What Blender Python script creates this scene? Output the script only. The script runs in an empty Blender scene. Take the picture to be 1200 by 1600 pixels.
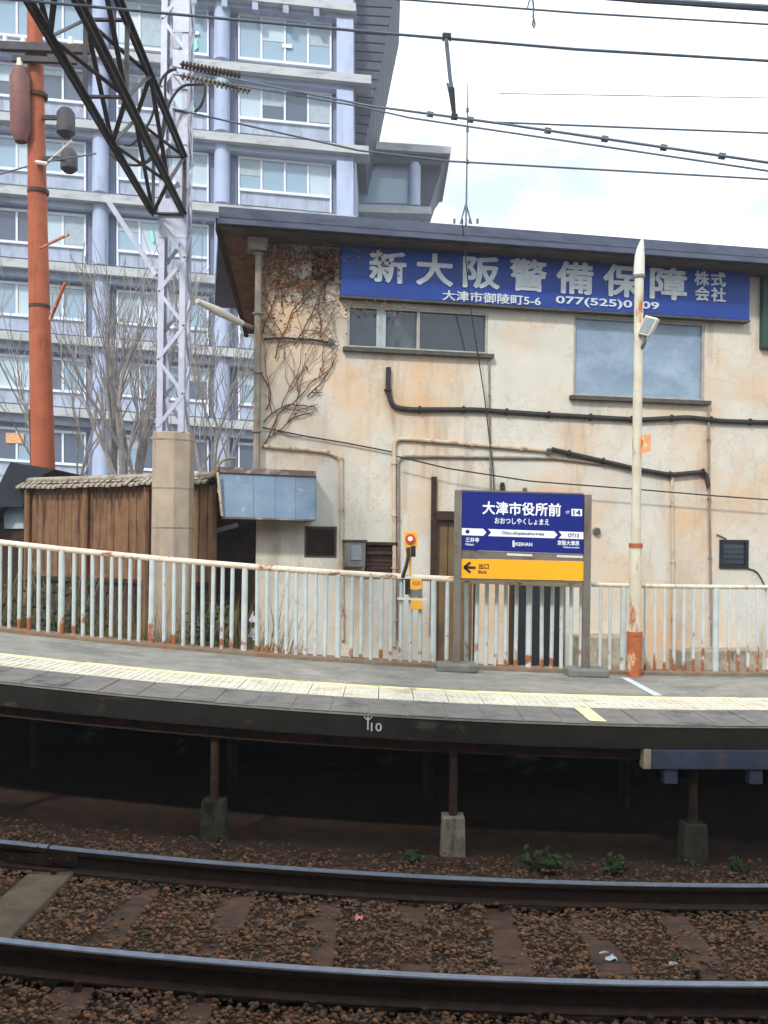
import bpy, bmesh, math, random
import numpy as np
from mathutils import Vector, Matrix, noise

random.seed(7)
SC = bpy.context.scene
COL = SC.collection
R = math.radians

# ------------------------------------------------------------------ camera
CAMZ, F, HX, HY, ROLL = 2.45, 1500.0, 600.0, 850.0, 0.0125
cam = bpy.data.cameras.new('camera')
cam.sensor_fit = 'VERTICAL'
cam.sensor_height = 36.0
cam.sensor_width = 27.0
cam.lens = F / 1600 * 36.0
cam.shift_y = 50.0 / 1600
cam.clip_start, cam.clip_end = 0.05, 2000
co = bpy.data.objects.new('camera', cam)
COL.objects.link(co)
co.matrix_world = Matrix.Translation((0, 0, CAMZ)) @ Matrix.Rotation(R(90), 4, 'X') @ Matrix.Rotation(ROLL, 4, 'Z')
SC.camera = co

# ------------------------------------------------------------------ light
SUN_EL, SUN_AZ = 40.0, -24.0        # azimuth: degrees left of straight behind the camera
sd = Vector((math.sin(R(SUN_AZ)) * math.cos(R(SUN_EL)), -math.cos(R(SUN_AZ)) * math.cos(R(SUN_EL)), math.sin(R(SUN_EL))))
sun = bpy.data.lights.new('sun', 'SUN')
sun.energy = 2.2
sun.angle = R(5)
sun.color = (1.0, 0.96, 0.90)
so = bpy.data.objects.new('sun', sun)
COL.objects.link(so)
so.rotation_euler = sd.to_track_quat('Z', 'Y').to_euler()

world = bpy.data.worlds.new('World')
SC.world = world
world.use_nodes = True
wt = world.node_tree
for n in list(wt.nodes):
    wt.nodes.remove(n)
wo = wt.nodes.new('ShaderNodeOutputWorld')
bg = wt.nodes.new('ShaderNodeBackground')
sky = wt.nodes.new('ShaderNodeTexSky')
sky.sky_type = 'NISHITA'
sky.sun_disc = False
sky.sun_elevation = R(SUN_EL)
sky.sun_rotation = math.atan2(sd.x, sd.y)
sky.dust_density = 2.0
tc = wt.nodes.new('ShaderNodeTexCoord')
mp = wt.nodes.new('ShaderNodeMapping')
mp.inputs['Scale'].default_value = (2.2, 2.2, 4.5)
mp.inputs['Location'].default_value = (0.35, 0.1, 0.2)
cn = wt.nodes.new('ShaderNodeTexNoise')
cn.inputs['Scale'].default_value = 1.6
cn.inputs['Detail'].default_value = 6
cn.inputs['Roughness'].default_value = 0.55
cr = wt.nodes.new('ShaderNodeValToRGB')
cr.color_ramp.elements[0].position = 0.33
cr.color_ramp.elements[0].color = (0.42, 0.42, 0.42, 1)
cr.color_ramp.elements[1].position = 0.52
mx = wt.nodes.new('ShaderNodeMix')
mx.data_type = 'RGBA'
mx.inputs['B'].default_value = (12.6, 13.8, 14.4, 1)
wt.links.new(tc.outputs['Generated'], mp.inputs['Vector'])
wt.links.new(mp.outputs['Vector'], cn.inputs['Vector'])
wt.links.new(cn.outputs['Fac'], cr.inputs['Fac'])
wt.links.new(cr.outputs['Color'], mx.inputs['Factor'])
wt.links.new(sky.outputs['Color'], mx.inputs['A'])
wt.links.new(mx.outputs['Result'], bg.inputs['Color'])
wt.links.new(bg.outputs['Background'], wo.inputs['Surface'])
bg.inputs['Strength'].default_value = 0.1

SC.view_settings.view_transform = 'Standard'
SC.view_settings.look = 'None'
SC.view_settings.gamma = 1.0
SC.view_settings.exposure = 0.5
SC.view_settings.use_curve_mapping = False
SC.render.engine = 'CYCLES'
SC.cycles.max_bounces = 6


# ------------------------------------------------------------------ helpers
def P(px, py, Y):
    """photo point at depth Y -> world"""
    u, v = px - HX, py - HY
    c, s = math.cos(ROLL), math.sin(ROLL)
    u, v = u * c + v * s, -u * s + v * c
    return Vector((u * Y / F, Y, CAMZ - v * Y / F))


def zt(X, Y):
    """gradient of the line: the track and platform climb to the left"""
    Y = min(max(Y, 4.5), 12.0)
    lim = 0.5 * Y
    x = max(-10.0, min(10.0, X))
    xc = max(-lim, min(lim, x))
    q = 0.0708 / Y
    return -0.0458 * x + q * xc * xc + 2 * q * xc * (x - xc)


def S(r, g, b, k=1.0):
    def f(c):
        c /= 255.0
        return (c / 12.92 if c <= 0.04045 else ((c + 0.055) / 1.055) ** 2.4) * k
    return (f(r), f(g), f(b))


def nod(t, kind, **kw):
    n = t.nodes.new(kind)
    for k, v in kw.items():
        n.inputs[k].default_value = v
    return n


def mat(name, c1, c2=None, scale=6.0, rough=0.75, metal=0.0, stain=None, st_scale=(2, 2, 2), st_pos=(0.52, 0.68),
        bump=0.25, bump_scale=40.0, spec=0.4, island=None, mid=0.5, span=0.18, stain2=None, st2_scale=(1, 1, 1), st2_pos=(0.5, 0.7),
        crack=None, alpha=None):
    m = bpy.data.materials.new(name)
    m.use_nodes = True
    t = m.node_tree
    b = t.nodes['Principled BSDF']
    L = t.links.new
    geo = t.nodes.new('ShaderNodeNewGeometry')
    c2 = c2 or tuple(x * 0.8 for x in c1)
    nz = nod(t, 'ShaderNodeTexNoise', Scale=scale, Detail=5.0, Roughness=0.6)
    L(geo.outputs['Position'], nz.inputs['Vector'])
    rp = t.nodes.new('ShaderNodeValToRGB')
    rp.color_ramp.elements[0].position = mid - span
    rp.color_ramp.elements[1].position = mid + span
    rp.color_ramp.elements[0].color = (*c1, 1)
    rp.color_ramp.elements[1].color = (*c2, 1)
    L(nz.outputs['Fac'], rp.inputs['Fac'])
    out = rp.outputs['Color']
    if island:
        r2 = t.nodes.new('ShaderNodeValToRGB')
        for i, cc in enumerate(island):
            if i < 2:
                e = r2.color_ramp.elements[i]
            else:
                e = r2.color_ramp.elements.new(0.5)
            e.color = (*cc, 1)
        for i, e in enumerate(r2.color_ramp.elements):
            e.position = i / (len(island) - 1)
        for i, cc in enumerate(island):
            r2.color_ramp.elements[i].color = (*cc, 1)
        L(geo.outputs['Random Per Island'], r2.inputs['Fac'])
        mm = t.nodes.new('ShaderNodeMix')
        mm.data_type = 'RGBA'
        mm.inputs['Factor'].default_value = 0.75
        L(out, mm.inputs['A'])
        L(r2.outputs['Color'], mm.inputs['B'])
        out = mm.outputs['Result']
    for st, ss, sp in ((stain, st_scale, st_pos), (stain2, st2_scale, st2_pos)):
        if st is None:
            continue
        mp_ = t.nodes.new('ShaderNodeMapping')
        mp_.inputs['Scale'].default_value = ss
        mp_.inputs['Location'].default_value = (random.random() * 9, random.random() * 9, random.random() * 9)
        L(geo.outputs['Position'], mp_.inputs['Vector'])
        n2 = nod(t, 'ShaderNodeTexNoise', Scale=1.0, Detail=7.0, Roughness=0.65)
        L(mp_.outputs['Vector'], n2.inputs['Vector'])
        r3 = t.nodes.new('ShaderNodeValToRGB')
        r3.color_ramp.elements[0].position, r3.color_ramp.elements[1].position = sp
        r3.color_ramp.elements[0].color = (0, 0, 0, 1)
        L(n2.outputs['Fac'], r3.inputs['Fac'])
        mm = t.nodes.new('ShaderNodeMix')
        mm.data_type = 'RGBA'
        mm.inputs['B'].default_value = (*st, 1)
        L(r3.outputs['Color'], mm.inputs['Factor'])
        L(out, mm.inputs['A'])
        out = mm.outputs['Result']
    if crack:
        n4 = nod(t, 'ShaderNodeTexNoise', Scale=0.9, Detail=9.0, Roughness=0.7)
        L(geo.outputs['Position'], n4.inputs['Vector'])
        r4 = t.nodes.new('ShaderNodeValToRGB')
        r4.color_ramp.elements[0].position, r4.color_ramp.elements[1].position = 0.494, 0.506
        r4.color_ramp.elements[0].color = r4.color_ramp.elements[1].color = (0, 0, 0, 1)
        e = r4.color_ramp.elements.new(0.5)
        e.color = (0.8, 0.8, 0.8, 1)
        L(n4.outputs['Fac'], r4.inputs['Fac'])
        mm = t.nodes.new('ShaderNodeMix')
        mm.data_type = 'RGBA'
        mm.inputs['B'].default_value = (*crack, 1)
        L(r4.outputs['Color'], mm.inputs['Factor'])
        L(out, mm.inputs['A'])
        out = mm.outputs['Result']
    L(out, b.inputs['Base Color'])
    b.inputs['Roughness'].default_value = rough
    b.inputs['Metallic'].default_value = metal
    b.inputs['Specular IOR Level'].default_value = spec
    if bump:
        n3 = nod(t, 'ShaderNodeTexNoise', Scale=bump_scale, Detail=4.0)
        L(geo.outputs['Position'], n3.inputs['Vector'])
        bp = nod(t, 'ShaderNodeBump', Strength=bump, Distance=0.01)
        L(n3.outputs['Fac'], bp.inputs['Height'])
        L(bp.outputs['Normal'], b.inputs['Normal'])
    if alpha is not None:
        b.inputs['Alpha'].default_value = alpha
    return m


M4 = {}


def mtx(o):
    return M4.get(o.name, Matrix.Identity(4)) if o else Matrix.Identity(4)


def tag(o, label=None, cat=None, group=None, kind=None):
    if label:
        o['label'] = label
    if cat:
        o['category'] = cat
    if group:
        o['group'] = group
    if kind:
        o['kind'] = kind
    return o


def thing(name, loc, label, cat, group=None, rz=0.0, kind=None):
    o = bpy.data.objects.new(name, None)
    o.empty_display_size = 0.2
    COL.objects.link(o)
    o.location = loc
    o.rotation_euler = (0, 0, rz)
    M4[o.name] = Matrix.Translation(loc) @ Matrix.Rotation(rz, 4, 'Z')
    return tag(o, label, cat, group, kind)


BOXF = [(0, 3, 2, 1), (4, 5, 6, 7), (0, 1, 5, 4), (1, 2, 6, 5), (2, 3, 7, 6), (3, 0, 4, 7)]


class MB:
    def __init__(s):
        s.v, s.f = [], []

    def hexa(s, pts):
        n = len(s.v)
        s.v += [Vector(p) for p in pts]
        s.f += [tuple(n + i for i in q) for q in BOXF]
        return s

    def box(s, lo, hi, M=None):
        x0, y0, z0 = lo
        x1, y1, z1 = hi
        pts = [Vector(p) for p in ((x0, y0, z0), (x1, y0, z0), (x1, y1, z0), (x0, y1, z0),
                                   (x0, y0, z1), (x1, y0, z1), (x1, y1, z1), (x0, y1, z1))]
        if M is not None:
            pts = [M @ p for p in pts]
        return s.hexa(pts)

    def prism(s, poly, off):
        """closed prism from a planar polygon"""
        n, k = len(s.v), len(poly)
        off = Vector(off)
        s.v += [Vector(p) for p in poly] + [Vector(p) + off for p in poly]
        s.f.append(tuple(n + i for i in range(k)))
        s.f.append(tuple(n + k + i for i in reversed(range(k))))
        for i in range(k):
            j = (i + 1) % k
            s.f.append((n + i, n + k + i, n + k + j, n + j))
        return s

    def bar(s, a, b, w, h, up=(0, 0, 1)):
        a, b = Vector(a), Vector(b)
        d = (b - a).normalized()
        sx = d.cross(Vector(up))
        if sx.length < 1e-4:
            sx = d.cross(Vector((0, 1, 0)))
        sx.normalize()
        sz = sx.cross(d).normalized()
        sx *= w / 2
        sz *= h / 2
        return s.hexa([a - sx - sz, a + sx - sz, b + sx - sz, b - sx - sz, a - sx + sz, a + sx + sz, b + sx + sz, b - sx + sz])

    def tube(s, pts, rad, n=8, cap=True):
        pts = [Vector(p) for p in pts]
        if not isinstance(rad, (list, tuple)):
            rad = [rad] * len(pts)
        base = len(s.v)
        nrm = None
        for i, p in enumerate(pts):
            d = (pts[min(i + 1, len(pts) - 1)] - pts[max(i - 1, 0)])
            d.normalize()
            if nrm is None:
                a = Vector((0, 0, 1)) if abs(d.z) < 0.9 else Vector((1, 0, 0))
                nrm = d.cross(a).normalized()
            else:
                nrm = (nrm - d * nrm.dot(d)).normalized()
            bn = d.cross(nrm)
            for k in range(n):
                t = 2 * math.pi * k / n
                s.v.append(p + (nrm * math.cos(t) + bn * math.sin(t)) * rad[i])
        for i in range(len(pts) - 1):
            for k in range(n):
                a, b = base + i * n + k, base + i * n + (k + 1) % n
                s.f.append((a, b, b + n, a + n))
        if cap:
            s.f.append(tuple(base + k for k in reversed(range(n))))
            e = base + (len(pts) - 1) * n
            s.f.append(tuple(e + k for k in range(n)))
        return s

    def mesh(s, name, M=None, smooth=False, bevel=0.0):
        me = bpy.data.meshes.new(name)
        vs = [M @ v for v in s.v] if M is not None else s.v
        me.from_pydata([tuple(v) for v in vs], [], s.f)
        bm = bmesh.new()
        bm.from_mesh(me)
        bmesh.ops.recalc_face_normals(bm, faces=bm.faces)
        if bevel:
            bmesh.ops.bevel(bm, geom=list(bm.edges), offset=bevel, segments=2, affect='EDGES', profile=0.5)
        bm.to_mesh(me)
        bm.free()
        if smooth:
            for p in me.polygons:
                p.use_smooth = True
            try:
                me.set_sharp_from_angle(angle=R(40))
            except Exception:
                pass
        return me

    def build(s, name, m, parent=None, smooth=False, bevel=0.0, loc=None):
        if parent is None and loc is not None:
            M = Matrix.Translation(loc)
        else:
            M = mtx(parent)
        o = bpy.data.objects.new(name, s.mesh(name, M.inverted(), smooth, bevel))
        o.data.materials.append(m)
        COL.objects.link(o)
        if parent:
            o.parent = parent
        elif loc is not None:
            o.location = loc
        M4[o.name] = M
        return o


def inst(name, me, parent, wmat):
    o = bpy.data.objects.new(name, me)
    COL.objects.link(o)
    if parent:
        o.parent = parent
        o.matrix_local = mtx(parent).inverted() @ wmat
    else:
        o.matrix_world = wmat
    M4[o.name] = wmat
    return o


def T(v):
    return Matrix.Translation(v)


def arc(pts, r=0.06, n=5):
    """round the corners of a polyline"""
    pts = [Vector(p) for p in pts]
    out = [pts[0]]
    for i in range(1, len(pts) - 1):
        a, b, c = pts[i - 1], pts[i], pts[i + 1]
        d1, d2 = (a - b), (c - b)
        k = min(r, d1.length * 0.45, d2.length * 0.45)
        p, q = b + d1.normalized() * k, b + d2.normalized() * k
        for j in range(n + 1):
            t = j / n
            out.append(p * (1 - t) ** 2 + b * 2 * t * (1 - t) + q * t * t)
    out.append(pts[-1])
    return out


def lettering(name, body, parent, m, c, w, h, ex=Vector((1, 0, 0)), depth=0.004, bold=0.0, shear=0.0):
    """text of a given width and height centred on c, facing the camera side"""
    cu = bpy.data.curves.new('tmp', 'FONT')
    cu.body = body
    cu.extrude = 0.01
    cu.resolution_u = 3
    ob = bpy.data.objects.new('tmp', cu)
    COL.objects.link(ob)
    dg = bpy.context.evaluated_depsgraph_get()
    src = bpy.data.meshes.new_from_object(ob.evaluated_get(dg))
    bpy.data.objects.remove(ob)
    V = [v.co.copy() for v in src.vertices]
    PF = [tuple(p.vertices) for p in src.polygons]
    x0, x1 = min(v.x for v in V) - bold, max(v.x for v in V) + bold
    y0, y1 = min(v.y for v in V) - bold, max(v.y for v in V) + bold
    ex = ex.normalized()
    ez = Vector((0, 0, 1))
    fn = ex.cross(ez).normalized()      # toward -Y
    Mi = mtx(parent).inverted()
    vs, fs = [], []
    nk = 8 if bold else 1
    for k in range(nk):                 # bold strokes: the glyph thickened by slightly shifted layers
        dx, dy = (bold * math.cos(k * math.pi / 4), bold * math.sin(k * math.pi / 4)) if bold else (0, 0)
        n0 = len(vs)
        for v in V:
            a = ((v.x + dx - (x0 + x1) / 2) / (x1 - x0)) * w
            b = ((v.y + dy - (y0 + y1) / 2) / (y1 - y0)) * h
            d = (0.0 if v.z > 0 else -1.0) * depth + k * 0.00015
            vs.append(tuple(Mi @ (c + ex * a + ez * b + fn * (depth + d))))
        fs += [tuple(n0 + q for q in p) for p in PF]
    me = bpy.data.meshes.new(name)
    me.from_pydata(vs, [], fs)
    me.materials.append(m)
    o = bpy.data.objects.new(name, me)
    COL.objects.link(o)
    if parent:
        o.parent = parent
    M4[o.name] = mtx(parent)
    return o


# ------------------------------------------------------------------ materials
MAT = {}
MAT['soil'] = mat('soil', S(80, 57, 43), S(52, 39, 31), 5, 0.95, bump=0.7, bump_scale=60, stain=S(74, 52, 34), st_scale=(3, 3, 3))
MAT['ballast'] = mat('ballast_stone', S(86, 70, 54), S(52, 44, 36), 20, 0.9, bump=0.5, bump_scale=120,
                     island=[S(92, 74, 60), S(128, 84, 58), S(96, 80, 66), S(166, 108, 68), S(80, 66, 54), S(116, 84, 60), S(134, 114, 96)])
MAT['sleeper'] = mat('old_timber', S(96, 66, 50), S(66, 49, 40), 9, 0.9, bump=0.6, bump_scale=70, stain=S(34, 28, 24), st_scale=(3, 14, 3))
MAT['sleeper_conc'] = mat('worn_concrete_plank', S(106, 90, 72), S(80, 68, 56), 7, 0.9, stain=S(70, 58, 46), st_scale=(4, 4, 4))
MAT['railhead'] = mat('worn_rail_steel', S(164, 172, 188), S(140, 148, 164), 12, 0.42, 0.75, bump=0.05, spec=0.5)
MAT['railside'] = mat('rusty_rail', S(66, 44, 32), S(40, 30, 24), 14, 0.85, bump=0.4)
MAT['deck'] = mat('platform_asphalt', crack=S(92, 88, 82), c1=S(146, 143, 135), c2=S(126, 123, 116), scale=5, rough=0.92, bump=0.4, bump_scale=160,
                  stain=S(108, 106, 102), st_scale=(1.6, 1.8, 2), st_pos=(0.5, 0.66), stain2=S(158, 155, 148), st2_scale=(1.1, 1.4, 1), st2_pos=(0.56, 0.72))
MAT['edge'] = mat('edge_tile', S(122, 118, 114), S(100, 97, 95), 6, 0.9, bump=0.35, bump_scale=90, stain=S(66, 66, 70), st_scale=(3, 3, 3))
MAT['tactile'] = mat('worn_yellow_tile', S(214, 207, 190), S(194, 188, 174), 5, 0.85, bump=0.3, stain=S(176, 166, 140), st_scale=(5, 5, 5))
MAT['yline'] = mat('yellow_line_paint', S(238, 226, 172), S(224, 210, 162), 8, 0.8, bump=0.15, stain=S(176, 166, 130), st_scale=(6, 6, 6))
MAT['mortar'] = mat('pale_joint_mortar', S(168, 162, 150), S(140, 135, 126), 12, 0.95)
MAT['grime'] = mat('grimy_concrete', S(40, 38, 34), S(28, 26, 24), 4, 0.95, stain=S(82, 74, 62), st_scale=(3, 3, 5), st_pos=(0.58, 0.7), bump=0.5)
MAT['footing'] = mat('pale_footing_concrete', S(178, 168, 146), S(140, 130, 112), 8, 0.9, stain=S(92, 84, 70), st_scale=(8, 8, 3))
MAT['shadefoot'] = mat('shaded_footing_concrete', S(86, 82, 68), S(62, 58, 50), 8, 0.95, stain=S(44, 42, 36), st_scale=(8, 8, 4))  # footing concrete darkened in colour to stand in for shade
MAT['rustpipe'] = mat('rusty_pipe', S(84, 56, 42), S(52, 40, 34), 10, 0.8, bump=0.4)
MAT['whitepaint'] = mat('chipped_white_paint', S(222, 222, 208), S(200, 202, 194), 7, 0.55, bump=0.2, stain=S(150, 92, 56), st_scale=(9, 9, 6), st_pos=(0.60, 0.68))
MAT['railpaint'] = mat('chipped_cream_paint', S(232, 218, 200), S(216, 196, 172), 6, 0.55, bump=0.2, stain=S(158, 88, 58), st_scale=(5, 9, 9), st_pos=(0.56, 0.64))
MAT['rustwhite'] = mat('rusted_white_paint', S(214, 208, 190), S(196, 186, 164), 5, 0.6, stain=S(176, 104, 62), st_scale=(7, 7, 2.2), st_pos=(0.56, 0.66), bump=0.3)
MAT['rust'] = mat('bright_rust', S(186, 104, 58), S(150, 84, 52), 9, 0.85, bump=0.4, stain=S(214, 190, 160), st_scale=(8, 8, 4), st_pos=(0.58, 0.68))
MAT['curb'] = mat('rust_stained_curb', S(140, 122, 100), S(112, 100, 88), 8, 0.95, stain=S(142, 92, 62), st_scale=(4, 4, 4), st_pos=(0.5, 0.66))
MAT['stucco'] = mat('cream_stucco', crack=S(176, 160, 140), c1=S(212, 206, 194), c2=S(200, 195, 184), scale=2.2, rough=0.9, bump=0.35, bump_scale=70,
                    stain=S(210, 174, 136), st_scale=(0.75, 0.75, 0.8), st_pos=(0.45, 0.68),
                    stain2=S(160, 140, 118), st2_scale=(3.2, 3.2, 0.45), st2_pos=(0.54, 0.78))
MAT['roofmetal'] = mat('dark_blue_grey_roof_metal', S(86, 92, 112), S(70, 76, 96), 4, 0.6, metal=0.0, bump=0.1, stain=S(60, 62, 74), st_scale=(2, 2, 8))
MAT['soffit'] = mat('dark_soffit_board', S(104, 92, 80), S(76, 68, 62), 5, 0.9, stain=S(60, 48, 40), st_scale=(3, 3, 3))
MAT['bluesign'] = mat('blue_sign_enamel', S(20, 62, 146), S(18, 54, 132), 2, 0.5, bump=0.05, stain=S(44, 78, 160), st_scale=(2, 2, 1), st_pos=(0.55, 0.75))
MAT['letter'] = mat('faded_white_letter', S(206, 212, 216), S(184, 192, 198), 10, 0.6, bump=0.05)
MAT['navysign'] = mat('navy_station_board', S(22, 38, 126), S(20, 34, 116), 3, 0.4, bump=0.02)
MAT['signwhite'] = mat('sign_white', S(244, 246, 250), S(238, 240, 246), 3, 0.5, bump=0.0)
MAT['signyellow'] = mat('exit_yellow', S(250, 176, 30), S(246, 170, 28), 3, 0.5, bump=0.02)
MAT['signdark'] = mat('sign_dark_print', S(44, 36, 24), S(40, 34, 26), 3, 0.6, bump=0.0)
MAT['signpost'] = mat('bronze_grey_post', S(122, 114, 104), S(104, 96, 88), 5, 0.6, bump=0.1, stain=S(90, 76, 62), st_scale=(6, 6, 2))
MAT['shedroof'] = mat('dark_shed_roof', S(40, 44, 54), S(30, 33, 42), 5, 0.8)
MAT['aluframe'] = mat('aluminium_frame', S(176, 174, 164), S(150, 148, 140), 8, 0.5, 0.2, bump=0.1)
MAT['darkframe'] = mat('dark_window_frame', S(88, 84, 78), S(66, 62, 58), 8, 0.7, bump=0.2)
MAT['glassdark'] = mat('dark_window_glass', S(52, 62, 72), S(40, 48, 58), 1.2, 0.08, bump=0.0, spec=0.7, stain=S(92, 100, 104), st_scale=(2, 2, 1), st_pos=(0.56, 0.75))
MAT['glassblue'] = mat('frosted_blue_sheet', S(136, 154, 172), S(120, 140, 162), 2.5, 0.35, bump=0.15, bump_scale=10, stain=S(166, 184, 202), st_scale=(1.6, 1.6, 2.4), st_pos=(0.45, 0.78))
MAT['blind'] = mat('pale_blind', S(168, 182, 190), S(150, 166, 176), 4, 0.8)
MAT['pipegrey'] = mat('grey_pipe', S(150, 142, 128), S(118, 110, 100), 6, 0.6, stain=S(128, 86, 58), st_scale=(5, 5, 2), st_pos=(0.52, 0.66), bump=0.2)
MAT['pipecream'] = mat('cream_conduit', S(206, 190, 166), S(186, 164, 138), 6, 0.6, stain=S(150, 100, 70), st_scale=(6, 6, 4), st_pos=(0.54, 0.66))
MAT['cableblack'] = mat('black_cable', S(56, 50, 48), S(40, 38, 38), 9, 0.7, bump=0.1)
MAT['awning'] = mat('faded_blue_sheet_metal', S(132, 152, 168), S(108, 132, 158), 3.0, 0.6, bump=0.15, stain=S(184, 194, 190), st_scale=(6, 6, 6), st_pos=(0.62, 0.70), stain2=S(110, 100, 92), st2_scale=(3, 3, 8), st2_pos=(0.58, 0.75))
MAT['awningrim'] = mat('rusty_awning_rim', S(126, 104, 92), S(104, 84, 74), 8, 0.8, stain=S(176, 176, 170), st_scale=(9, 9, 9))
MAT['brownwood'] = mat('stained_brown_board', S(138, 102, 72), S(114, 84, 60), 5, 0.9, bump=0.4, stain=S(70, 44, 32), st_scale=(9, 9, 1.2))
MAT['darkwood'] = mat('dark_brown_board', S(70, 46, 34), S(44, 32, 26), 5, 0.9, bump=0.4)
MAT['tile'] = mat('coping_tile', S(166, 156, 140), S(136, 126, 112), 12, 0.85, stain=S(96, 80, 64), st_scale=(9, 9, 9))
MAT['conc'] = mat('mast_concrete', S(184, 164, 142), S(160, 144, 128), 3, 0.9, bump=0.3, stain=S(140, 124, 108), st_scale=(6, 6, 0.9), st_pos=(0.5, 0.7))
MAT['galv'] = mat('galvanised_steel', S(190, 192, 206), S(168, 170, 188), 5, 0.55, 0.15, bump=0.15, stain=S(150, 118, 96), st_scale=(6, 6, 3), st_pos=(0.58, 0.7))
MAT['darksteel'] = mat('dark_lattice_steel', S(76, 72, 76), S(58, 55, 60), 6, 0.7, bump=0.2, stain=S(94, 68, 52), st_scale=(5, 5, 5), st_pos=(0.56, 0.7))
MAT['orange'] = mat('rust_red_pole_paint', S(172, 92, 60), S(150, 80, 54), 4, 0.75, bump=0.2, stain=S(120, 58, 42), st_scale=(7, 7, 1.6), st_pos=(0.54, 0.7))
MAT['transf'] = mat('brown_transformer', S(128, 84, 78), S(102, 68, 64), 6, 0.6, stain=S(70, 52, 50), st_scale=(5, 5, 2))
MAT['city'] = mat('blue_grey_concrete', S(166, 178, 200), S(150, 162, 186), 0.5, 0.85, bump=0.05, stain=S(126, 132, 150), st_scale=(0.8, 0.8, 0.3), st_pos=(0.5, 0.7))
MAT['cityslab'] = mat('pale_slab_edge', S(182, 184, 186), S(166, 170, 174), 0.6, 0.9, bump=0.05, stain=S(136, 138, 142), st_scale=(1.0, 1.0, 3), st_pos=(0.5, 0.7))
MAT['citycol'] = mat('pale_blue_column', S(174, 186, 214), S(160, 172, 202), 0.6, 0.8, bump=0.05, stain=S(146, 152, 172), st_scale=(2.0, 2.0, 0.4), st_pos=(0.5, 0.72))
MAT['cityshadowgap'] = mat('shadow_gap_paint', S(118, 128, 156), S(104, 114, 140), 0.7, 0.85, bump=0.05)  # shade beside the windows, put into a darker colour
MAT['cityshade'] = mat('louvre_painted_shade', S(66, 70, 88), S(54, 58, 74), 0.7, 0.7, bump=0.05)  # shade of the city hall flanks is put into this dark colour
MAT['citywin'] = mat('white_window_frame', S(222, 226, 234), S(208, 212, 222), 1, 0.6, bump=0.0)
MAT['citysill'] = mat('weathered_sill_panel', S(168, 178, 198), S(150, 162, 184), 0.8, 0.85, bump=0.05, stain=S(136, 140, 150), st_scale=(2.5, 2.5, 0.6), st_pos=(0.46, 0.66))
MAT['citypane'] = mat('pane_with_pale_blind', S(144, 168, 186), S(128, 154, 176), 0.12, 0.1, bump=0.0, spec=0.6)
MAT['citypane2'] = mat('dark_office_pane', S(84, 96, 116), S(70, 80, 102), 0.35, 0.1, bump=0.0, spec=0.6)
MAT['citypane3'] = mat('pane_with_white_blind', S(184, 200, 212), S(168, 186, 200), 0.6, 0.3, bump=0.0)
MAT['cyan'] = mat('cyan_print', S(120, 236, 214), S(140, 240, 200), 3, 0.6, bump=0.0)
MAT['bark'] = mat('grey_bark', S(150, 144, 140), S(118, 112, 110), 8, 0.95, bump=0.4)
MAT['vine'] = mat('dead_vine_stem', S(106, 78, 58), S(78, 58, 44), 14, 0.95)
MAT['dryleaf'] = mat('dry_brown_leaf', S(134, 86, 54), S(104, 68, 44), 20, 0.9, island=[S(128, 82, 50), S(96, 62, 42), S(152, 104, 66), S(84, 60, 44)])
MAT['weed'] = mat('weed_leaf', S(56, 78, 40), S(42, 60, 32), 14, 0.8, island=[S(52, 74, 38), S(70, 88, 46), S(44, 58, 32)])
MAT['grassdry'] = mat('dry_grass', S(130, 112, 72), S(96, 84, 54), 10, 0.9, island=[S(120, 104, 66), S(84, 88, 50), S(140, 120, 82)])
MAT['wire'] = mat('overhead_wire', S(96, 104, 118), S(80, 88, 100), 5, 0.6, bump=0.0)
MAT['black'] = mat('black_rubber', S(30, 32, 36), S(24, 26, 28), 8, 0.7)
MAT['lampwhite'] = mat('lamp_housing_white', S(228, 224, 210), S(214, 208, 192), 6, 0.5)
MAT['lens'] = mat('grey_lamp_lens', S(146, 152, 156), S(128, 134, 140), 12, 0.4)
MAT['btnyellow'] = mat('warning_yellow', S(246, 184, 66), S(236, 168, 52), 12, 0.55)
MAT['red'] = mat('button_red', S(208, 84, 40), S(190, 70, 36), 12, 0.5)
MAT['beam'] = mat('blue_grey_steel_box', S(70, 80, 100), S(56, 64, 82), 6, 0.6, stain=S(106, 78, 58), st_scale=(5, 5, 5), st_pos=(0.58, 0.7))
MAT['orangeplate'] = mat('orange_plate', S(226, 166, 112), S(214, 150, 98), 10, 0.6, stain=S(240, 220, 196), st_scale=(14, 14, 14), st_pos=(0.56, 0.64))
MAT['green'] = mat('dark_green_board', S(44, 74, 62), S(34, 58, 52), 4, 0.6)
MAT['door'] = mat('brown_door_board', S(120, 96, 64), S(98, 78, 52), 5, 0.8, stain=S(74, 58, 42), st_scale=(9, 9, 1.2))
MAT['acgrey'] = mat('grey_meter_box', S(122, 124, 120), S(104, 106, 104), 8, 0.6, stain=S(92, 86, 76), st_scale=(7, 7, 3))
MAT['plastic'] = mat('white_litter', S(206, 208, 214), S(180, 184, 194), 20, 0.5)
MAT['pink'] = mat('red_litter', S(214, 92, 84), S(236, 190, 184), 30, 0.6)
MAT['shade_helper'] = mat('shade_helper_sheet', S(120, 122, 124), S(100, 102, 106), 3, 0.8)

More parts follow.
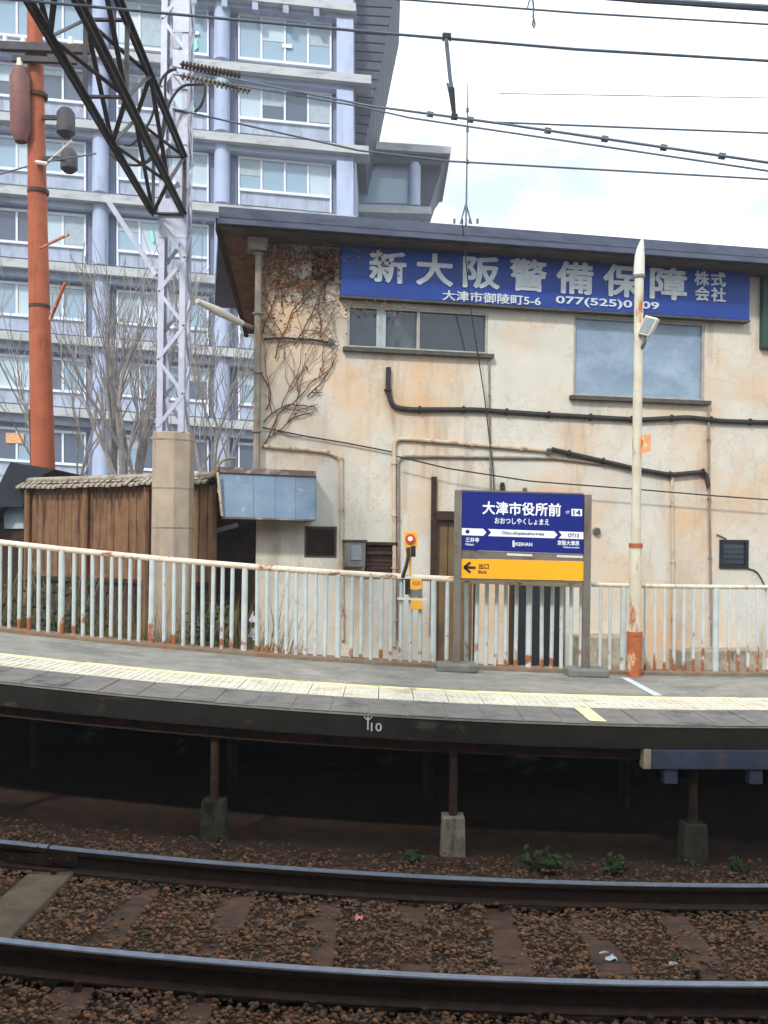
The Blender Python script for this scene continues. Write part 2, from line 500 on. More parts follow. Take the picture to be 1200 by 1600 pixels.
def rust_foot(m, reach=0.16):
    """rust creeping up from the foot of each bar, with a ragged edge"""
    t = m.node_tree
    b = t.nodes['Principled BSDF']
    src = b.inputs['Base Color'].links[0].from_socket
    tc_ = t.nodes.new('ShaderNodeTexCoord')
    sx = t.nodes.new('ShaderNodeSeparateXYZ')
    t.links.new(tc_.outputs['Object'], sx.inputs[0])
    g = t.nodes.new('ShaderNodeNewGeometry')
    n = nod(t, 'ShaderNodeTexNoise', Scale=5.0, Detail=5.0)
    t.links.new(g.outputs['Position'], n.inputs['Vector'])
    ma = t.nodes.new('ShaderNodeMath')
    ma.operation = 'MULTIPLY_ADD'
    t.links.new(n.outputs['Fac'], ma.inputs[0])
    ma.inputs[1].default_value = -1.5
    t.links.new(sx.outputs['Z'], ma.inputs[2])
    mr = t.nodes.new('ShaderNodeMapRange')
    t.links.new(ma.outputs[0], mr.inputs['Value'])
    mr.inputs['From Min'].default_value = reach - 0.80
    mr.inputs['From Max'].default_value = reach - 0.92
    mm = t.nodes.new('ShaderNodeMix')
    mm.data_type = 'RGBA'
    t.links.new(mr.outputs['Result'], mm.inputs['Factor'])
    t.links.new(src, mm.inputs['A'])
    mm.inputs['B'].default_value = (*S(156, 96, 58), 1)
    t.links.new(mm.outputs['Result'], b.inputs['Base Color'])


MAT['barpaint'] = mat('bar_white_paint', S(200, 208, 206), S(178, 188, 188), 7, 0.55, bump=0.2, stain=S(160, 108, 70), st_scale=(9, 9, 6), st_pos=(0.64, 0.72))
rust_foot(MAT['barpaint'], 0.13)
MAT['slimpaint'] = mat('slim_bar_paint', S(206, 210, 210), S(188, 192, 192), 5, 0.6, stain=S(172, 120, 84), st_scale=(7, 7, 2.2), st_pos=(0.60, 0.70), bump=0.3)
rust_foot(MAT['slimpaint'], 0.22)

# ------------------------------------------------------------------ the setting: ground, platform
def sgrid(name, xs, ys, zf, m, kind='structure'):
    vs = [(x, y, zf(x, y)) for y in ys for x in xs]
    nx = len(xs)
    fs = [(j * nx + i, j * nx + i + 1, (j + 1) * nx + i + 1, (j + 1) * nx + i) for j in range(len(ys) - 1) for i in range(nx - 1)]
    me = bpy.data.meshes.new(name)
    me.from_pydata(vs, [], fs)
    for p in me.polygons:
        p.use_smooth = True
    me.materials.append(m)
    o = bpy.data.objects.new(name, me)
    COL.objects.link(o)
    if kind:
        o['kind'] = kind
    return o


def axis(a, b, step, far):
    n = int(round((b - a) / step))
    xs = [a + (b - a) * i / n for i in range(n + 1)]
    return [-f for f in reversed(far)] + xs + list(far)


def gz(x, y):
    b = 0.10 if y > 10.8 else 0.0
    z = zt(x, y) + b
    if 3.0 < y < 7.6 and abs(x) < 6:
        z += 0.022 + 0.035 * noise.noise((x * 2.2, y * 2.2, 0)) + 0.02 * noise.noise((x * 7, y * 7, 3))
    return z - 0.01


sgrid('ground', axis(-9, 9, 0.15, [12, 20, 40, 90, 250, 900]),
      [-900, -250, -90, -30, -8, -2, 1, 2.5] + [3 + 0.12 * i for i in range(42)] + [8.2, 9, 10, 10.7, 10.9, 11.5, 12.5, 14, 18, 25, 40, 70, 120, 250, 900], gz, MAT['soil'])

# --- platform
XS = [-9 + 0.15 * i for i in range(121)]
PTOP = CAMZ - 1.314
EDGE_Y, TILE_Y, TAC_Y, LINE_Y, BACK_Y = 7.42, 8.14, 8.76, 8.88, 10.85


def strip(mb, y0, y1, zt0, thick, xs=XS, z_is=None):
    for a, b in zip(xs[:-1], xs[1:]):
        pass
    n = len(mb.v)
    for x in xs:
        za, zb = zt0 + zt(x, y0), zt0 + zt(x, y1)
        mb.v += [Vector((x, y0, za - thick)), Vector((x, y0, za)), Vector((x, y1, zb)), Vector((x, y1, zb - thick))]
    for i in range(len(xs) - 1):
        a = n + 4 * i
        for k in range(4):
            mb.f.append((a + k, a + (k + 1) % 4, a + 4 + (k + 1) % 4, a + 4 + k))
    mb.f.append((n, n + 1, n + 2, n + 3))
    e = n + 4 * (len(xs) - 1)
    mb.f.append((e + 3, e + 2, e + 1, e))
    return mb


plat = thing('platform', (0, 9, 0), None, None, kind='structure')
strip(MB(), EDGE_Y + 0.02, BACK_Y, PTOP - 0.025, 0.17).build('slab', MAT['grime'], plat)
strip(MB(), LINE_Y + 0.012, BACK_Y - 0.02, PTOP, 0.024).build('deck_surface', MAT['deck'], plat)
strip(MB(), EDGE_Y + 0.12, EDGE_Y + 0.24, PTOP - 0.196, 0.10).build('edge_beam', MAT['rustpipe'], plat)
strip(MB(), 10.55, 10.7, 0.62, 0.75).build('shade_rear_wall', MAT['grime'], plat)  # added wall that keeps light out from under the platform
strip(MB(), 10.42, 10.72, PTOP + 0.035, 0.033).build('fence_curb', MAT['curb'], plat)
strip(MB(), EDGE_Y + 0.012, TILE_Y + 0.002, PTOP - 0.007, 0.016).build('joint_mortar', MAT['mortar'], plat)
# edge tiles, each a piece of its own (two small and two large joints of the real edge)
tl = MB().box((-0.1455, 0.006, -0.006), (0.148, TILE_Y - EDGE_Y - 0.006, 0)).mesh('edge_tile', bevel=0.004)
tl.materials.append(MAT['edge'])
tt = MB()
tt.box((-0.147, 0.004, -0.026), (0.147, 0.30, 0.0))
for k in range(4):
    tt.box((-0.115 + k * 0.066, 0.03, 0.0), (-0.115 + k * 0.066 + 0.03, 0.27, 0.005))
ttm = tt.mesh('tactile_tile')
ttm.materials.append(MAT['tactile'])
ttl = MB().box((-0.149, 0.0, -0.026), (0.149, LINE_Y - TAC_Y, 0.0)).mesh('line_tile')
ttl.materials.append(MAT['yline'])


def lay(name, me, x, y, z0=PTOP):
    s = (zt(x + 0.15, y) - zt(x - 0.15, y)) / 0.3
    M = T((x, y, z0 + zt(x, y + 0.2) + random.uniform(-0.002, 0.002))) @ Matrix.Rotation(-math.atan(s), 4, 'Y')
    return inst(name, me, plat, M)


for i in range(-17, 18):
    x = i * 0.301 + 0.05
    lay('edge_tile', tl, x, EDGE_Y)
    lay('tactile_tile', ttm, x + 0.07, TILE_Y + 0.004)
    lay('tactile_tile', ttm, x + 0.07, TILE_Y + 0.312)
    lay('yellow_line_piece', ttl, x + 0.07, TAC_Y + 0.006)


def paint(name, x0, x1, y0, y1, m, dz=0.006):
    pts = [Vector((x, y, PTOP + dz + zt(x, y))) for x, y in ((x0, y0), (x1, y0), (x1, y1), (x0, y1))]
    return MB().prism(pts, (0, 0, -0.003)).build(name, m, plat)


wl = P(1027, 1070, 9.0)
paint('white_line', 2.52, 2.60, LINE_Y + 0.03, 10.15, MAT['letter'])
paint('yellow_mark', 1.62, 1.75, 7.47, 8.08, MAT['yline'], 0.008)
# number on the edge face
ec = Vector((P(588, 1137, EDGE_Y).x, EDGE_Y + 0.018, PTOP - 0.105 + zt(0, EDGE_Y)))
lettering('edge_number', '10', plat, MAT['letter'], ec, 0.085, 0.065, Vector((1, 0, -0.03)), 0.003, 0.01)
mk = MB()
ax = P(575, 1118, EDGE_Y).x
zz = PTOP - 0.03 + zt(ax, EDGE_Y)
mk.bar((ax, EDGE_Y + 0.012, zz), (ax, EDGE_Y + 0.012, zz - 0.1), 0.012, 0.006)
mk.bar((ax, EDGE_Y + 0.012, zz - 0.03), (ax - 0.03, EDGE_Y + 0.012, zz), 0.012, 0.006)
mk.bar((ax, EDGE_Y + 0.012, zz - 0.03), (ax + 0.03, EDGE_Y + 0.012, zz), 0.012, 0.006)
mk.build('edge_arrow_mark', MAT['letter'], plat)

# supports
sup_desc = {-740: None, -35: 'rusty platform support on a dim footing at the left picture edge',
            340: 'thin rusty platform support below the left part of the platform',
            713: 'platform support on the one pale concrete footing, right of the number ten mark',
            1088: 'platform support on a dark footing under the blue grey steel box'}
for px, lab in sup_desc.items():
    if lab is None:
        continue
    Y = 7.62
    X = (px - 600) * Y / F
    g = zt(X, Y)
    th = thing('platform_support', (X, Y, g - 0.1), lab, 'support', 'supports under the platform edge')
    fb = MB()
    fb.hexa([(X - 0.1, Y - 0.1, g - 0.1), (X + 0.1, Y - 0.1, g - 0.1), (X + 0.1, Y + 0.1, g - 0.1), (X - 0.1, Y + 0.1, g - 0.1),
             (X - 0.088, Y - 0.088, g + 0.33), (X + 0.088, Y - 0.088, g + 0.33), (X + 0.088, Y + 0.088, g + 0.33), (X - 0.088, Y + 0.088, g + 0.33)])
    fb.build('footing', MAT['footing'] if px == 713 else MAT['shadefoot'], th, bevel=0.008)  # pale copy for the lit footing, shade painted into the others
    MB().tube([(X, Y, g + 0.32), (X, Y, PTOP + g - 0.2)], 0.034, 10).build('column', MAT['rustpipe'], th, smooth=True)
    MB().box((X - 0.08, Y - 0.08, PTOP + g - 0.225), (X + 0.08, Y + 0.08, PTOP + g - 0.2)).build('cap_plate', MAT['rustpipe'], th)
    MB().bar((X, Y + 0.02, PTOP + g - 0.26), (X - 0.02, 10.4, PTOP + g - 0.26), 0.09, 0.12).build('cross_beam', MAT['rustpipe'], th)
    MB().tube([(X - 0.12, 9.3, g - 0.05), (X - 0.12, 9.3, PTOP + g - 0.3)], 0.05, 8).build('rear_column', MAT['rustpipe'], th, smooth=True)

# steel box under the edge at right
bx0, bx1 = P(1012, 1175, 7.55).x, 5.2
th = thing('cable_box', ((bx0 + bx1) / 2, 7.55, 0.7), 'long blue grey steel box hung under the platform edge at right', 'cable box')
zc = PTOP + zt(3.2, 7.5) - 0.28
sl = -0.0458 + 0.0708 * 2 * 2.9 / 7.5
m = MB()
m.bar((bx0, 7.5, zc + 0.0), (bx1, 7.5, zc + sl * (bx1 - bx0)), 0.14, 0.15)
m.build('box_body', MAT['beam'], th, bevel=0.006)
MB().box((bx0 - 0.06, 7.44, zc - 0.075), (bx0 - 0.003, 7.56, zc + 0.08)).build('end_plate', MAT['footing'], th)
for px in (1050, 1182, 1290):
    x = (px - 600) * 7.5 / F
    MB().box((x - 0.05, 7.45, zc - 0.19 + sl * (x - bx0)), (x + 0.05, 7.55, zc - 0.078 + sl * (x - bx0))).build('bracket', MAT['beam'], th)
for px in (1030, 1120, 1240):
    x = (px - 600) * 7.5 / F
    MB().box((x - 0.015, 7.47, zc + 0.07 + sl * (x - bx0)), (x + 0.015, 7.53, zc + 0.12)).build('hanger', MAT['rustpipe'], th)

# ------------------------------------------------------------------ track
RT = 0.218
SECT = [(-0.064, 0), (0.064, 0), (0.064, 0.012), (0.012, 0.028), (0.009, 0.10), (0.030, 0.116), (0.0325, 0.122), (0.0325, 0.146),
        (0.026, 0.153), (-0.026, 0.153), (-0.0325, 0.146), (-0.0325, 0.122), (-0.030, 0.116), (-0.009, 0.10), (-0.012, 0.028), (-0.064, 0.012)]


def rail(Y, lab, joint=None):
    th = thing('running_rail', (0, Y, 0), lab, 'rail', 'rails of the track')
    mb, hd = MB(), MB()
    n = len(SECT)
    for i, x in enumerate(XS):
        z0 = RT - 0.153 + zt(x, Y)
        for a, b in SECT:
            mb.v.append(Vector((x, Y + a, z0 + b)))
    for i in range(len(XS) - 1):
        for k in range(n):
            a, b = i * n + k, i * n + (k + 1) % n
            mb.f.append((a, b, b + n, a + n))
    mb.build('rail_profile', MAT['railside'], th)
    pr = [(-0.031, 0.1475), (0.031, 0.1475), (0.027, 0.1545), (-0.027, 0.1545)]
    for i, x in enumerate(XS):
        z0 = RT - 0.153 + zt(x, Y)
        for a, b in pr:
            hd.v.append(Vector((x, Y + a, z0 + b)))
    for i in range(len(XS) - 1):
        for k in range(4):
            a, b = i * 4 + k, i * 4 + (k + 1) % 4
            hd.f.append((a, b, b + 4, a + 4))
    hd.build('running_surface', MAT['railhead'], th)
    if joint:
        x = joint
        z0 = RT - 0.153 + zt(x, Y)
        fp = MB().box((x - 0.25, Y - 0.032, z0 + 0.03), (x + 0.25, Y - 0.01, z0 + 0.105))
        fp.build('fishplate', MAT['railside'], th)
        for d in (-0.19, -0.07, 0.07, 0.19):
            MB().tube([(x + d, Y - 0.031, z0 + 0.068), (x + d, Y - 0.058, z0 + 0.068)], 0.018, 6).build('bolt', MAT['railside'], th)
        for d in (-0.018, 0.05):
            MB().box((x + d - 0.006, Y - 0.0335, z0 + 0.13), (x + d + 0.006, Y + 0.0335, z0 + 0.1555)).build('joint_gap', MAT['railside'], th)
    return th


rail(6.5, 'shiny far rail running along the platform foot', joint=(72 - 600) * 6.5 / F)
rail(5.0, 'shiny near rail, the lower one in the picture')

ords = ['first', 'second', 'third', 'fourth', 'fifth', 'sixth', 'seventh', 'eighth', 'ninth', 'tenth', 'eleventh']
slp = [(25, 1), (192, 0), (355, 0), (505, 0), (655, 0), (805, 0), (955, 0), (1105, 0), (1255, 0)]
for i, (px, cc) in enumerate(slp):
    X = (px - 600) * 5.75 / F
    z = zt(X, 5.75) + 0.050 + (0.02 if cc else random.uniform(-0.014, 0.0))
    w = 0.15 if cc else 0.105
    sl = (zt(X, 6.9) - zt(X, 4.6)) / 2.3
    lab = 'pale worn concrete sleeper between the rails at the left edge' if cc else \
        'brown timber sleeper, %s from the left picture edge, half buried in stones' % ords[i]
    th = thing('railway_sleeper', (X, 5.75, z - 0.15), lab, 'sleeper', 'sleepers under the track')
    mb = MB().hexa([(X - w, 4.55, z - 0.15 - 1.2 * sl), (X + w, 4.55, z - 0.15 - 1.2 * sl), (X + w, 6.95, z - 0.15 + 1.2 * sl), (X - w, 6.95, z - 0.15 + 1.2 * sl),
                    (X - w, 4.55, z - 1.2 * sl), (X + w, 4.55, z - 1.2 * sl), (X + w, 6.95, z + 1.2 * sl), (X - w, 6.95, z + 1.2 * sl)])
    mb.build('beam', MAT['sleeper_conc'] if cc else MAT['sleeper'], th, bevel=0.012)
    for ry in (5.0, 6.5):
        zz = RT - 0.153 + zt(X, ry)
        for sd_ in (-0.1, 0.1):
            MB().tube([(X + 0.03, ry + sd_, zz - 0.03), (X + 0.03, ry + sd_, zz + 0.03)], 0.02, 6).build('rail_spike', MAT['railside'], th)

# ballast stones: nobody could count them
rng = np.random.default_rng(5)
ph = (1 + 5 ** 0.5) / 2
ICO = np.array([(-1, ph, 0), (1, ph, 0), (-1, -ph, 0), (1, -ph, 0), (0, -1, ph), (0, 1, ph), (0, -1, -ph), (0, 1, -ph), (ph, 0, -1), (ph, 0, 1), (-ph, 0, -1), (-ph, 0, 1)])
ICO /= np.linalg.norm(ICO[0])
ICF = np.array([(0, 11, 5), (0, 5, 1), (0, 1, 7), (0, 7, 10), (0, 10, 11), (1, 5, 9), (5, 11, 4), (11, 10, 2), (10, 7, 6), (7, 1, 8), (3, 9, 4), (3, 4, 2), (3, 2, 6), (3, 6, 8), (3, 8, 9), (4, 9, 5), (2, 4, 11), (6, 2, 10), (8, 6, 7), (9, 8, 1)])


def stones(name, n, x0, x1, y0, y1, smin, smax, m, label, cat, sink=0.3, keep=None):
    V, Fc = [], []
    k = 0
    while k < n:
        x, y = rng.uniform(x0, x1), rng.uniform(y0, y1)
        if keep and not keep(x, y):
            continue
        s = smin + (smax - smin) * rng.random() ** 2.4
        A = ICO * rng.uniform(0.6, 1.25, (12, 1)) * s
        A = A * np.array([rng.uniform(0.8, 1.3), rng.uniform(0.7, 1.1), rng.uniform(0.5, 0.9)])
        a = rng.uniform(0, 6.28)
        c_, s_ = math.cos(a), math.sin(a)
        A = A @ np.array([[c_, s_, 0], [-s_, c_, 0], [0, 0, 1]])
        z = gz(x, y) + s * (0.45 - sink) + 0.040
        V.append(A + np.array([x, y, z]))
        Fc.append(ICF + 12 * k)
        k += 1
    V = np.concatenate(V)
    Fc = np.concatenate(Fc)
    me = bpy.data.meshes.new(name)
    me.vertices.add(len(V))
    me.vertices.foreach_set('co', V.ravel())
    me.loops.add(Fc.size)
    me.loops.foreach_set('vertex_index', Fc.ravel())
    me.polygons.add(len(Fc))
    me.polygons.foreach_set('loop_start', np.arange(0, Fc.size, 3))
    me.polygons.foreach_set('loop_total', np.full(len(Fc), 3))
    me.update()
    me.validate()
    me.materials.append(m)
    o = bpy.data.objects.new(name, me)
    COL.objects.link(o)
    return tag(o, label, cat, kind='stuff')


def off_sleeper(x, y):
    if 4.55 < y < 6.95:
        for px, cc in slp:
            X = (px - 600) * 5.75 / F
            if abs(x - X) < (0.15 if cc else 0.09) and 5.1 < y < 6.4:
                if cc or noise.noise((x * 3.1, y * 3.1, 8)) < -0.12 + 0.3 * rng.random():
                    return False
    if y > 6.9 and rng.random() < (y - 6.8) * 1.3:
        return False
    for ry in (5.0, 6.5):
        if abs(y - ry) < 0.055:
            return False
    return True


stones('ballast', 62000, -4.2, 4.2, 3.6, 8.0, 0.005, 0.022, MAT['ballast'], 'rusty brown track ballast stones around the rails', 'ballast', keep=off_sleeper)

# ------------------------------------------------------------------ platform fence
FY, FH = 10.58, 0.965
bar_me = MB().tube([(0, 0, 0), (0, 0, FH - 0.03)], 0.0225, 8).mesh('bar', smooth=True)
bar_me.materials.append(MAT['barpaint'])
post_me = MB().tube([(0, 0, 0), (0, 0, FH - 0.03)], 0.034, 10).mesh('post', smooth=True)
post_me.materials.append(MAT['barpaint'])
slim_me = MB().tube([(0, 0, 0), (0, 0, FH - 0.03)], 0.018, 8).mesh('bar', smooth=True)
slim_me.materials.append(MAT['slimpaint'])


def fence(p0, posts, p1, lab, rr, railmat, bm_):
    x0, x1 = [(p - 600) * FY / F for p in (p0, p1)]
    th = thing('platform_railing', ((x0 + x1) / 2, FY, PTOP), lab, 'railing', 'railings along the back of the platform')
    n = max(2, int((x1 - x0) / 0.2))
    pts = []
    for i in range(n + 1):
        x = x0 + (x1 - x0) * i / n
        pts.append((x, FY, PTOP + zt(x, FY) + FH))
    MB().tube(pts, rr, 12).build('top_rail', railmat, th, smooth=True)
    PX = sorted(posts)
    allp = [PX[0] - 147] + PX + [PX[-1] + 147]
    for p in allp:
        if p0 <= p <= p1:
            x = (p - 600) * FY / F
            inst('post', post_me, th, T((x, FY, PTOP + zt(x, FY) + 0.01)) @ Matrix.Rotation(random.uniform(-.006, .006), 4, 'Y'))
    for a, b in zip(allp[:-1], allp[1:]):
        g = (b - a) / 147.0
        for k in range(8):
            p = a + g * (20.5 + k * 15.2)
            if p0 <= p <= p1:
                x = (p - 600) * FY / F
                inst('bar', bm_, th, T((x, FY, PTOP + zt(x, FY) + 0.01)) @ Matrix.Rotation(random.uniform(-.008, .008), 4, 'Y'))
    return th


fence(-265, [-197, -50, 97, 238, 383, 530, 679, 828], 922, 'long white iron railing with cream top rail along the left platform', 0.034, MAT['railpaint'], bar_me)
fence(925, [975, 1120], 1290, 'rust streaked white railing on the right behind the lamp pole', 0.024, MAT['rustwhite'], slim_me)

# emergency button on the railing
Y = 10.5
bz = P(641, 842, Y)
th = thing('emergency_button', P(641, 900, Y), 'yellow emergency stop button with red ring above the railing', 'button')
pts = [P(632, 830, Y), P(652, 830, Y), P(652, 855, Y), P(632, 855, Y)]
MB().prism(pts, (0, 0.06, 0)).build('button_box', MAT['btnyellow'], th, bevel=0.004)
MB().tube([bz + Vector((0, 0.0, 0)), bz + Vector((0, -0.02, 0))], 0.055, 20).build('ring', MAT['red'], th, smooth=True)
MB().tube([bz + Vector((0, -0.015, 0)), bz + Vector((0, -0.035, 0))], 0.026, 16).build('knob', MAT['signwhite'], th, smooth=True)
MB().tube([P(641, 855, Y + 0.03), P(641, 900, Y + 0.03)], 0.012, 8).build('stem', MAT['btnyellow'], th, smooth=True)
MB().tube([P(637, 856, Y), P(638, 868, Y - 0.02), P(635, 884, Y - 0.01), P(629, 902, Y + 0.02)], 0.02, 8).build('cable_sleeve', MAT['cableblack'], th, smooth=True)
MB().tube([P(646, 853, Y), P(646, 870, Y)], 0.025, 10).build('horn', MAT['black'], th, smooth=True)

th = thing('alarm_box', P(650, 925, Y), 'pair of small yellow boxes with grey middle bracketed to the railing bars', 'alarm box')
MB().prism([P(641, 905, Y), P(659, 905, Y), P(659, 921, Y), P(641, 921, Y)], (0, 0.05, 0)).build('upper_box', MAT['btnyellow'], th, bevel=0.004)
MB().prism([P(642, 922, Y), P(660, 922, Y), P(660, 933, Y), P(642, 933, Y)], (0, 0.05, 0)).build('middle_box', MAT['acgrey'], th, bevel=0.003)
MB().prism([P(642, 938, Y), P(660, 938, Y), P(660, 952, Y), P(642, 952, Y)], (0, 0.05, 0)).build('lower_box', MAT['btnyellow'], th, bevel=0.004)
MB().prism([P(633, 906, Y), P(639.5, 906, Y), P(639.5, 929, Y), P(633, 929, Y)], (0, 0.06, 0)).build('side_box', MAT['black'], th, bevel=0.004)
for yy in (902, 935):
    MB().bar(P(621, yy, Y + 0.03), P(668, yy + 1, Y + 0.03), 0.03, 0.025).build('bracket', MAT['lampwhite'], th)
lettering('box_print', 'SOS', th, MAT['red'], P(650, 911, Y - 0.001), 0.08, 0.035)

# ------------------------------------------------------------------ station sign
SY = 10.28
sx0, sx1 = P(714.5, 900, SY).x, P(916.5, 900, SY).x
th = sign = thing('station_name_sign', ((sx0 + sx1) / 2, SY, PTOP), 'dark blue station name board with yellow exit panel on two bronze posts', 'station sign')
ex = Vector((1, 0, -0.0175))


def SP(px, py, dy=0.0):
    return P(px, py, SY - dy)


for px, top in ((714.5, 766), (916.5, 773)):
    x = P(px, 900, SY).x
    zb = PTOP + zt(x, SY)
    zp = P(px, top, SY).z
    MB().box((x - 0.038, SY - 0.04, zb + 0.07), (x + 0.038, SY + 0.04, zp)).build('post', MAT['signpost'], th, bevel=0.005)
    fb = MB().box((x - 0.21, SY - 0.17, zb - 0.003), (x + 0.22, SY + 0.17, zb + 0.085))
    fb.build('concrete_base', MAT['acgrey'], th, bevel=0.02)


def panel(name, c4, m, thick, parent, dy=0.0, bevel=0.0):
    return MB().prism([SP(px, py, dy) for px, py in c4], (0, thick, 0)).build(name, m, parent, bevel=bevel)


nb = panel('name_board', [(719.5, 768), (912, 773), (912, 866), (719.5, 859)], MAT['navysign'], 0.045, th, 0.022)
eb = panel('exit_board', [(719.5, 873), (912, 877.5), (912, 907.5), (719.5, 903)], MAT['signyellow'], 0.045, th, 0.022)
panel('board_rail', [(719.5, 859.6), (912, 866.6), (912, 877), (719.5, 872.5)], MAT['signpost'], 0.03, th, 0.012)
panel('board_rail', [(719.5, 903.4), (912, 908), (912, 912), (719.5, 907.5)], MAT['signpost'], 0.03, th, 0.012)
panel('board_rail', [(719.5, 765), (912, 770.4), (912, 772.6), (719.5, 767.6)], MAT['signpost'], 0.05, th, 0.026)
panel('light_strip', [(792, 864.3), (832, 866), (832, 869.5), (792, 868)], MAT['whitepaint'], 0.004, th, 0.0165)
panel('light_strip', [(870, 867), (911, 868.6), (911, 872.2), (870, 870.6)], MAT['whitepaint'], 0.004, th, 0.0165)
D = 0.0235
# the band of arrows
panel('line_band', [(720.6, 825), (755, 826.2), (760, 831.8), (755, 837.2), (720.6, 836)], MAT['signwhite'], 0.003, nb, D + 0.001)
panel('line_band', [(762.5, 826.5), (866, 830), (871, 835.8), (866, 841), (762.5, 837.5), (767.5, 832)], MAT['signwhite'], 0.003, nb, D + 0.001)
panel('line_band', [(873, 830.2), (911.6, 831.6), (911.6, 842.6), (873, 841.2), (878, 836)], MAT['signwhite'], 0.003, nb, D + 0.001)
panel('number_box', [(893, 795), (909.5, 795.6), (909.5, 806.6), (893, 806)], MAT['signwhite'], 0.003, nb, D + 0.001)
W = SY / F


def st(body, cx, cy, w, h, m=None, bold=0.0, parent=None, d=D, name='lettering'):
    return lettering(name, body, parent or nb, m or MAT['signwhite'], SP(cx, cy, d), w * W, h * W, ex, 0.003, bold)


for i, ch in enumerate('大津市役所前'):
    st(ch, 753.5 + 10.2 + i * 20.6, 793.5 + i * 0.62, 19.6, 20.5, bold=0.022, name='character')
st('おおつしやくしょまえ', 815.5, 814.7, 85, 9.6, bold=0.012)
st('OT', 887, 800.5, 6, 4.5, bold=0.01)
st('14', 901.3, 800.8, 11.5, 8.4, MAT['navysign'], 0.02, d=D + 0.0015)
st('Otsu-shiyakusho-mae', 817, 833.9, 66, 6.5, MAT['navysign'], 0.008, d=D + 0.0015)
st('OT13', 896, 836.6, 17, 6.0, MAT['navysign'], 0.02, d=D + 0.0015)
st('三井寺', 738, 843.6, 21, 7.6, bold=0.02)
st('Miidera', 734, 850.6, 13, 3.6, bold=0.01)
st('京阪大津京', 888, 848.4, 34, 7.6, bold=0.02)
st('Keihan-otsukyo', 893, 855.6, 25, 3.6, bold=0.01)
st('KEIHAN', 818.5, 850.4, 26, 5.6, bold=0.015)
MB().prism([SP(801, 844.6, D), SP(804.6, 844.8, D), SP(803, 847.2, D), SP(804.8, 849.8, D), SP(803, 852.2, D), SP(804.8, 854.6, D), SP(801, 854.4, D)], (0, 0.003, 0)).build('emblem', MAT['signwhite'], nb)
c = SP(730.5, 830.6, D + 0.001)
MB().tube([c, c + Vector((0, -0.003, 0))], 0.022, 16).build('dot', MAT['navysign'], nb)
ar = MB()
a0 = SP(726, 886.5, D)
ar.bar(a0, SP(743, 887.1, D), 0.004, 0.028)
ar.bar(a0 + Vector((-0.006, 0, 0)), SP(735, 878.6, D), 0.004, 0.026)
ar.bar(a0 + Vector((-0.006, 0, 0)), SP(735, 894.6, D), 0.004, 0.026)
ar.build('arrow', MAT['signdark'], eb)
st('出口', 756, 884.7, 15.5, 8.6, MAT['signdark'], 0.012, parent=eb)
st('Exit', 754, 893.6, 13, 4.6, MAT['signdark'], 0.01, parent=eb)

# ------------------------------------------------------------------ lamp pole
LY = 10.3
lx = P(994, 800, LY).x
lb = Vector((lx, LY, PTOP + zt(lx, LY)))
th = thing('lamp_pole', lb, 'tall white pole with peeling paint, pointed top and small flood lamp', 'lamp pole')
zz = lambda py: P(995, py, LY).z
MB().tube([lb + Vector((0, 0, 0.0)), (lx, LY, zz(990))], 0.078, 16).build('base_sleeve', MAT['rust'], th, smooth=True)
MB().tube([(lx, LY, zz(989)), (lx, LY, zz(853))], 0.066, 16).build('lower_pole', MAT['rustwhite'], th, smooth=True)
MB().tube([(lx, LY, zz(993)), (lx, LY, zz(987))], 0.084, 16).build('collar', MAT['rust'], th, smooth=True)
MB().tube([(lx, LY, zz(856)), (lx, LY, zz(849))], 0.074, 16).build('collar', MAT['rust'], th, smooth=True)
MB().tube([(lx, LY, zz(850)), (lx, LY, zz(690)), (lx, LY, zz(432))], [0.052, 0.05, 0.048], 16).build('upper_pole', MAT['rustwhite'], th, smooth=True)
# pointed, half-open steel cap
cap = MB()
prof = [(432, 0.057, 0.0), (415, 0.057, 0.0), (400, 0.052, 0.004), (388, 0.04, 0.012), (377, 0.02, 0.026), (371, 0.006, 0.034)]
cap.tube([(lx + o_, LY, zz(p)) for p, r_, o_ in prof], [r_ for p, r_, o_ in prof], 14)
cap.build('pointed_cap', MAT['whitepaint'], th, smooth=True)
MB().tube([(lx, LY, zz(434)), (lx, LY, zz(430))], 0.064, 14).build('cap_band', MAT['acgrey'], th, smooth=True)
# flood lamp head: slanting shallow box
A = P(994, 524, LY - 0.14)
ey = Vector((0.55, -0.25, 0.80)).normalized()
ez_ = Vector((0.75, 0.35, -0.3)).normalized()
hd = [P(995, 521, LY - 0.08), P(1013, 525, LY - 0.16), P(1028, 497, LY - 0.20), P(1008, 492, LY - 0.12)]
nrm = (hd[1] - hd[0]).cross(hd[3] - hd[0]).normalized()
if nrm.y > 0:
    nrm = -nrm
lh = MB().prism(hd, nrm * -0.075).build('lamp_housing', MAT['lampwhite'], th, bevel=0.012)
ctr = sum(hd, Vector()) / 4
MB().prism([ctr + (p - ctr) * 0.82 + nrm * 0.004 for p in hd], nrm * -0.012).build('lamp_lens', MAT['lens'], lh, bevel=0.002)
MB().tube(arc([(lx + 0.03, LY - 0.04, zz(545)), (lx + 0.05, LY - 0.09, zz(536)), P(1006, 522, LY - 0.08)], 0.03), 0.02, 8).build('lamp_arm', MAT['acgrey'], th, smooth=True)
MB().prism([P(999, 681, LY - 0.05), P(1017, 678, LY - 0.05), P(1017, 705, LY - 0.05), P(999, 709, LY - 0.05)], (0, 0.006, 0)).build('orange_plate', MAT['orangeplate'], th)
MB().bar((lx, LY - 0.03, zz(694)), P(1004, 694, LY - 0.045), 0.02, 0.1).build('plate_bracket', MAT['rust'], th)

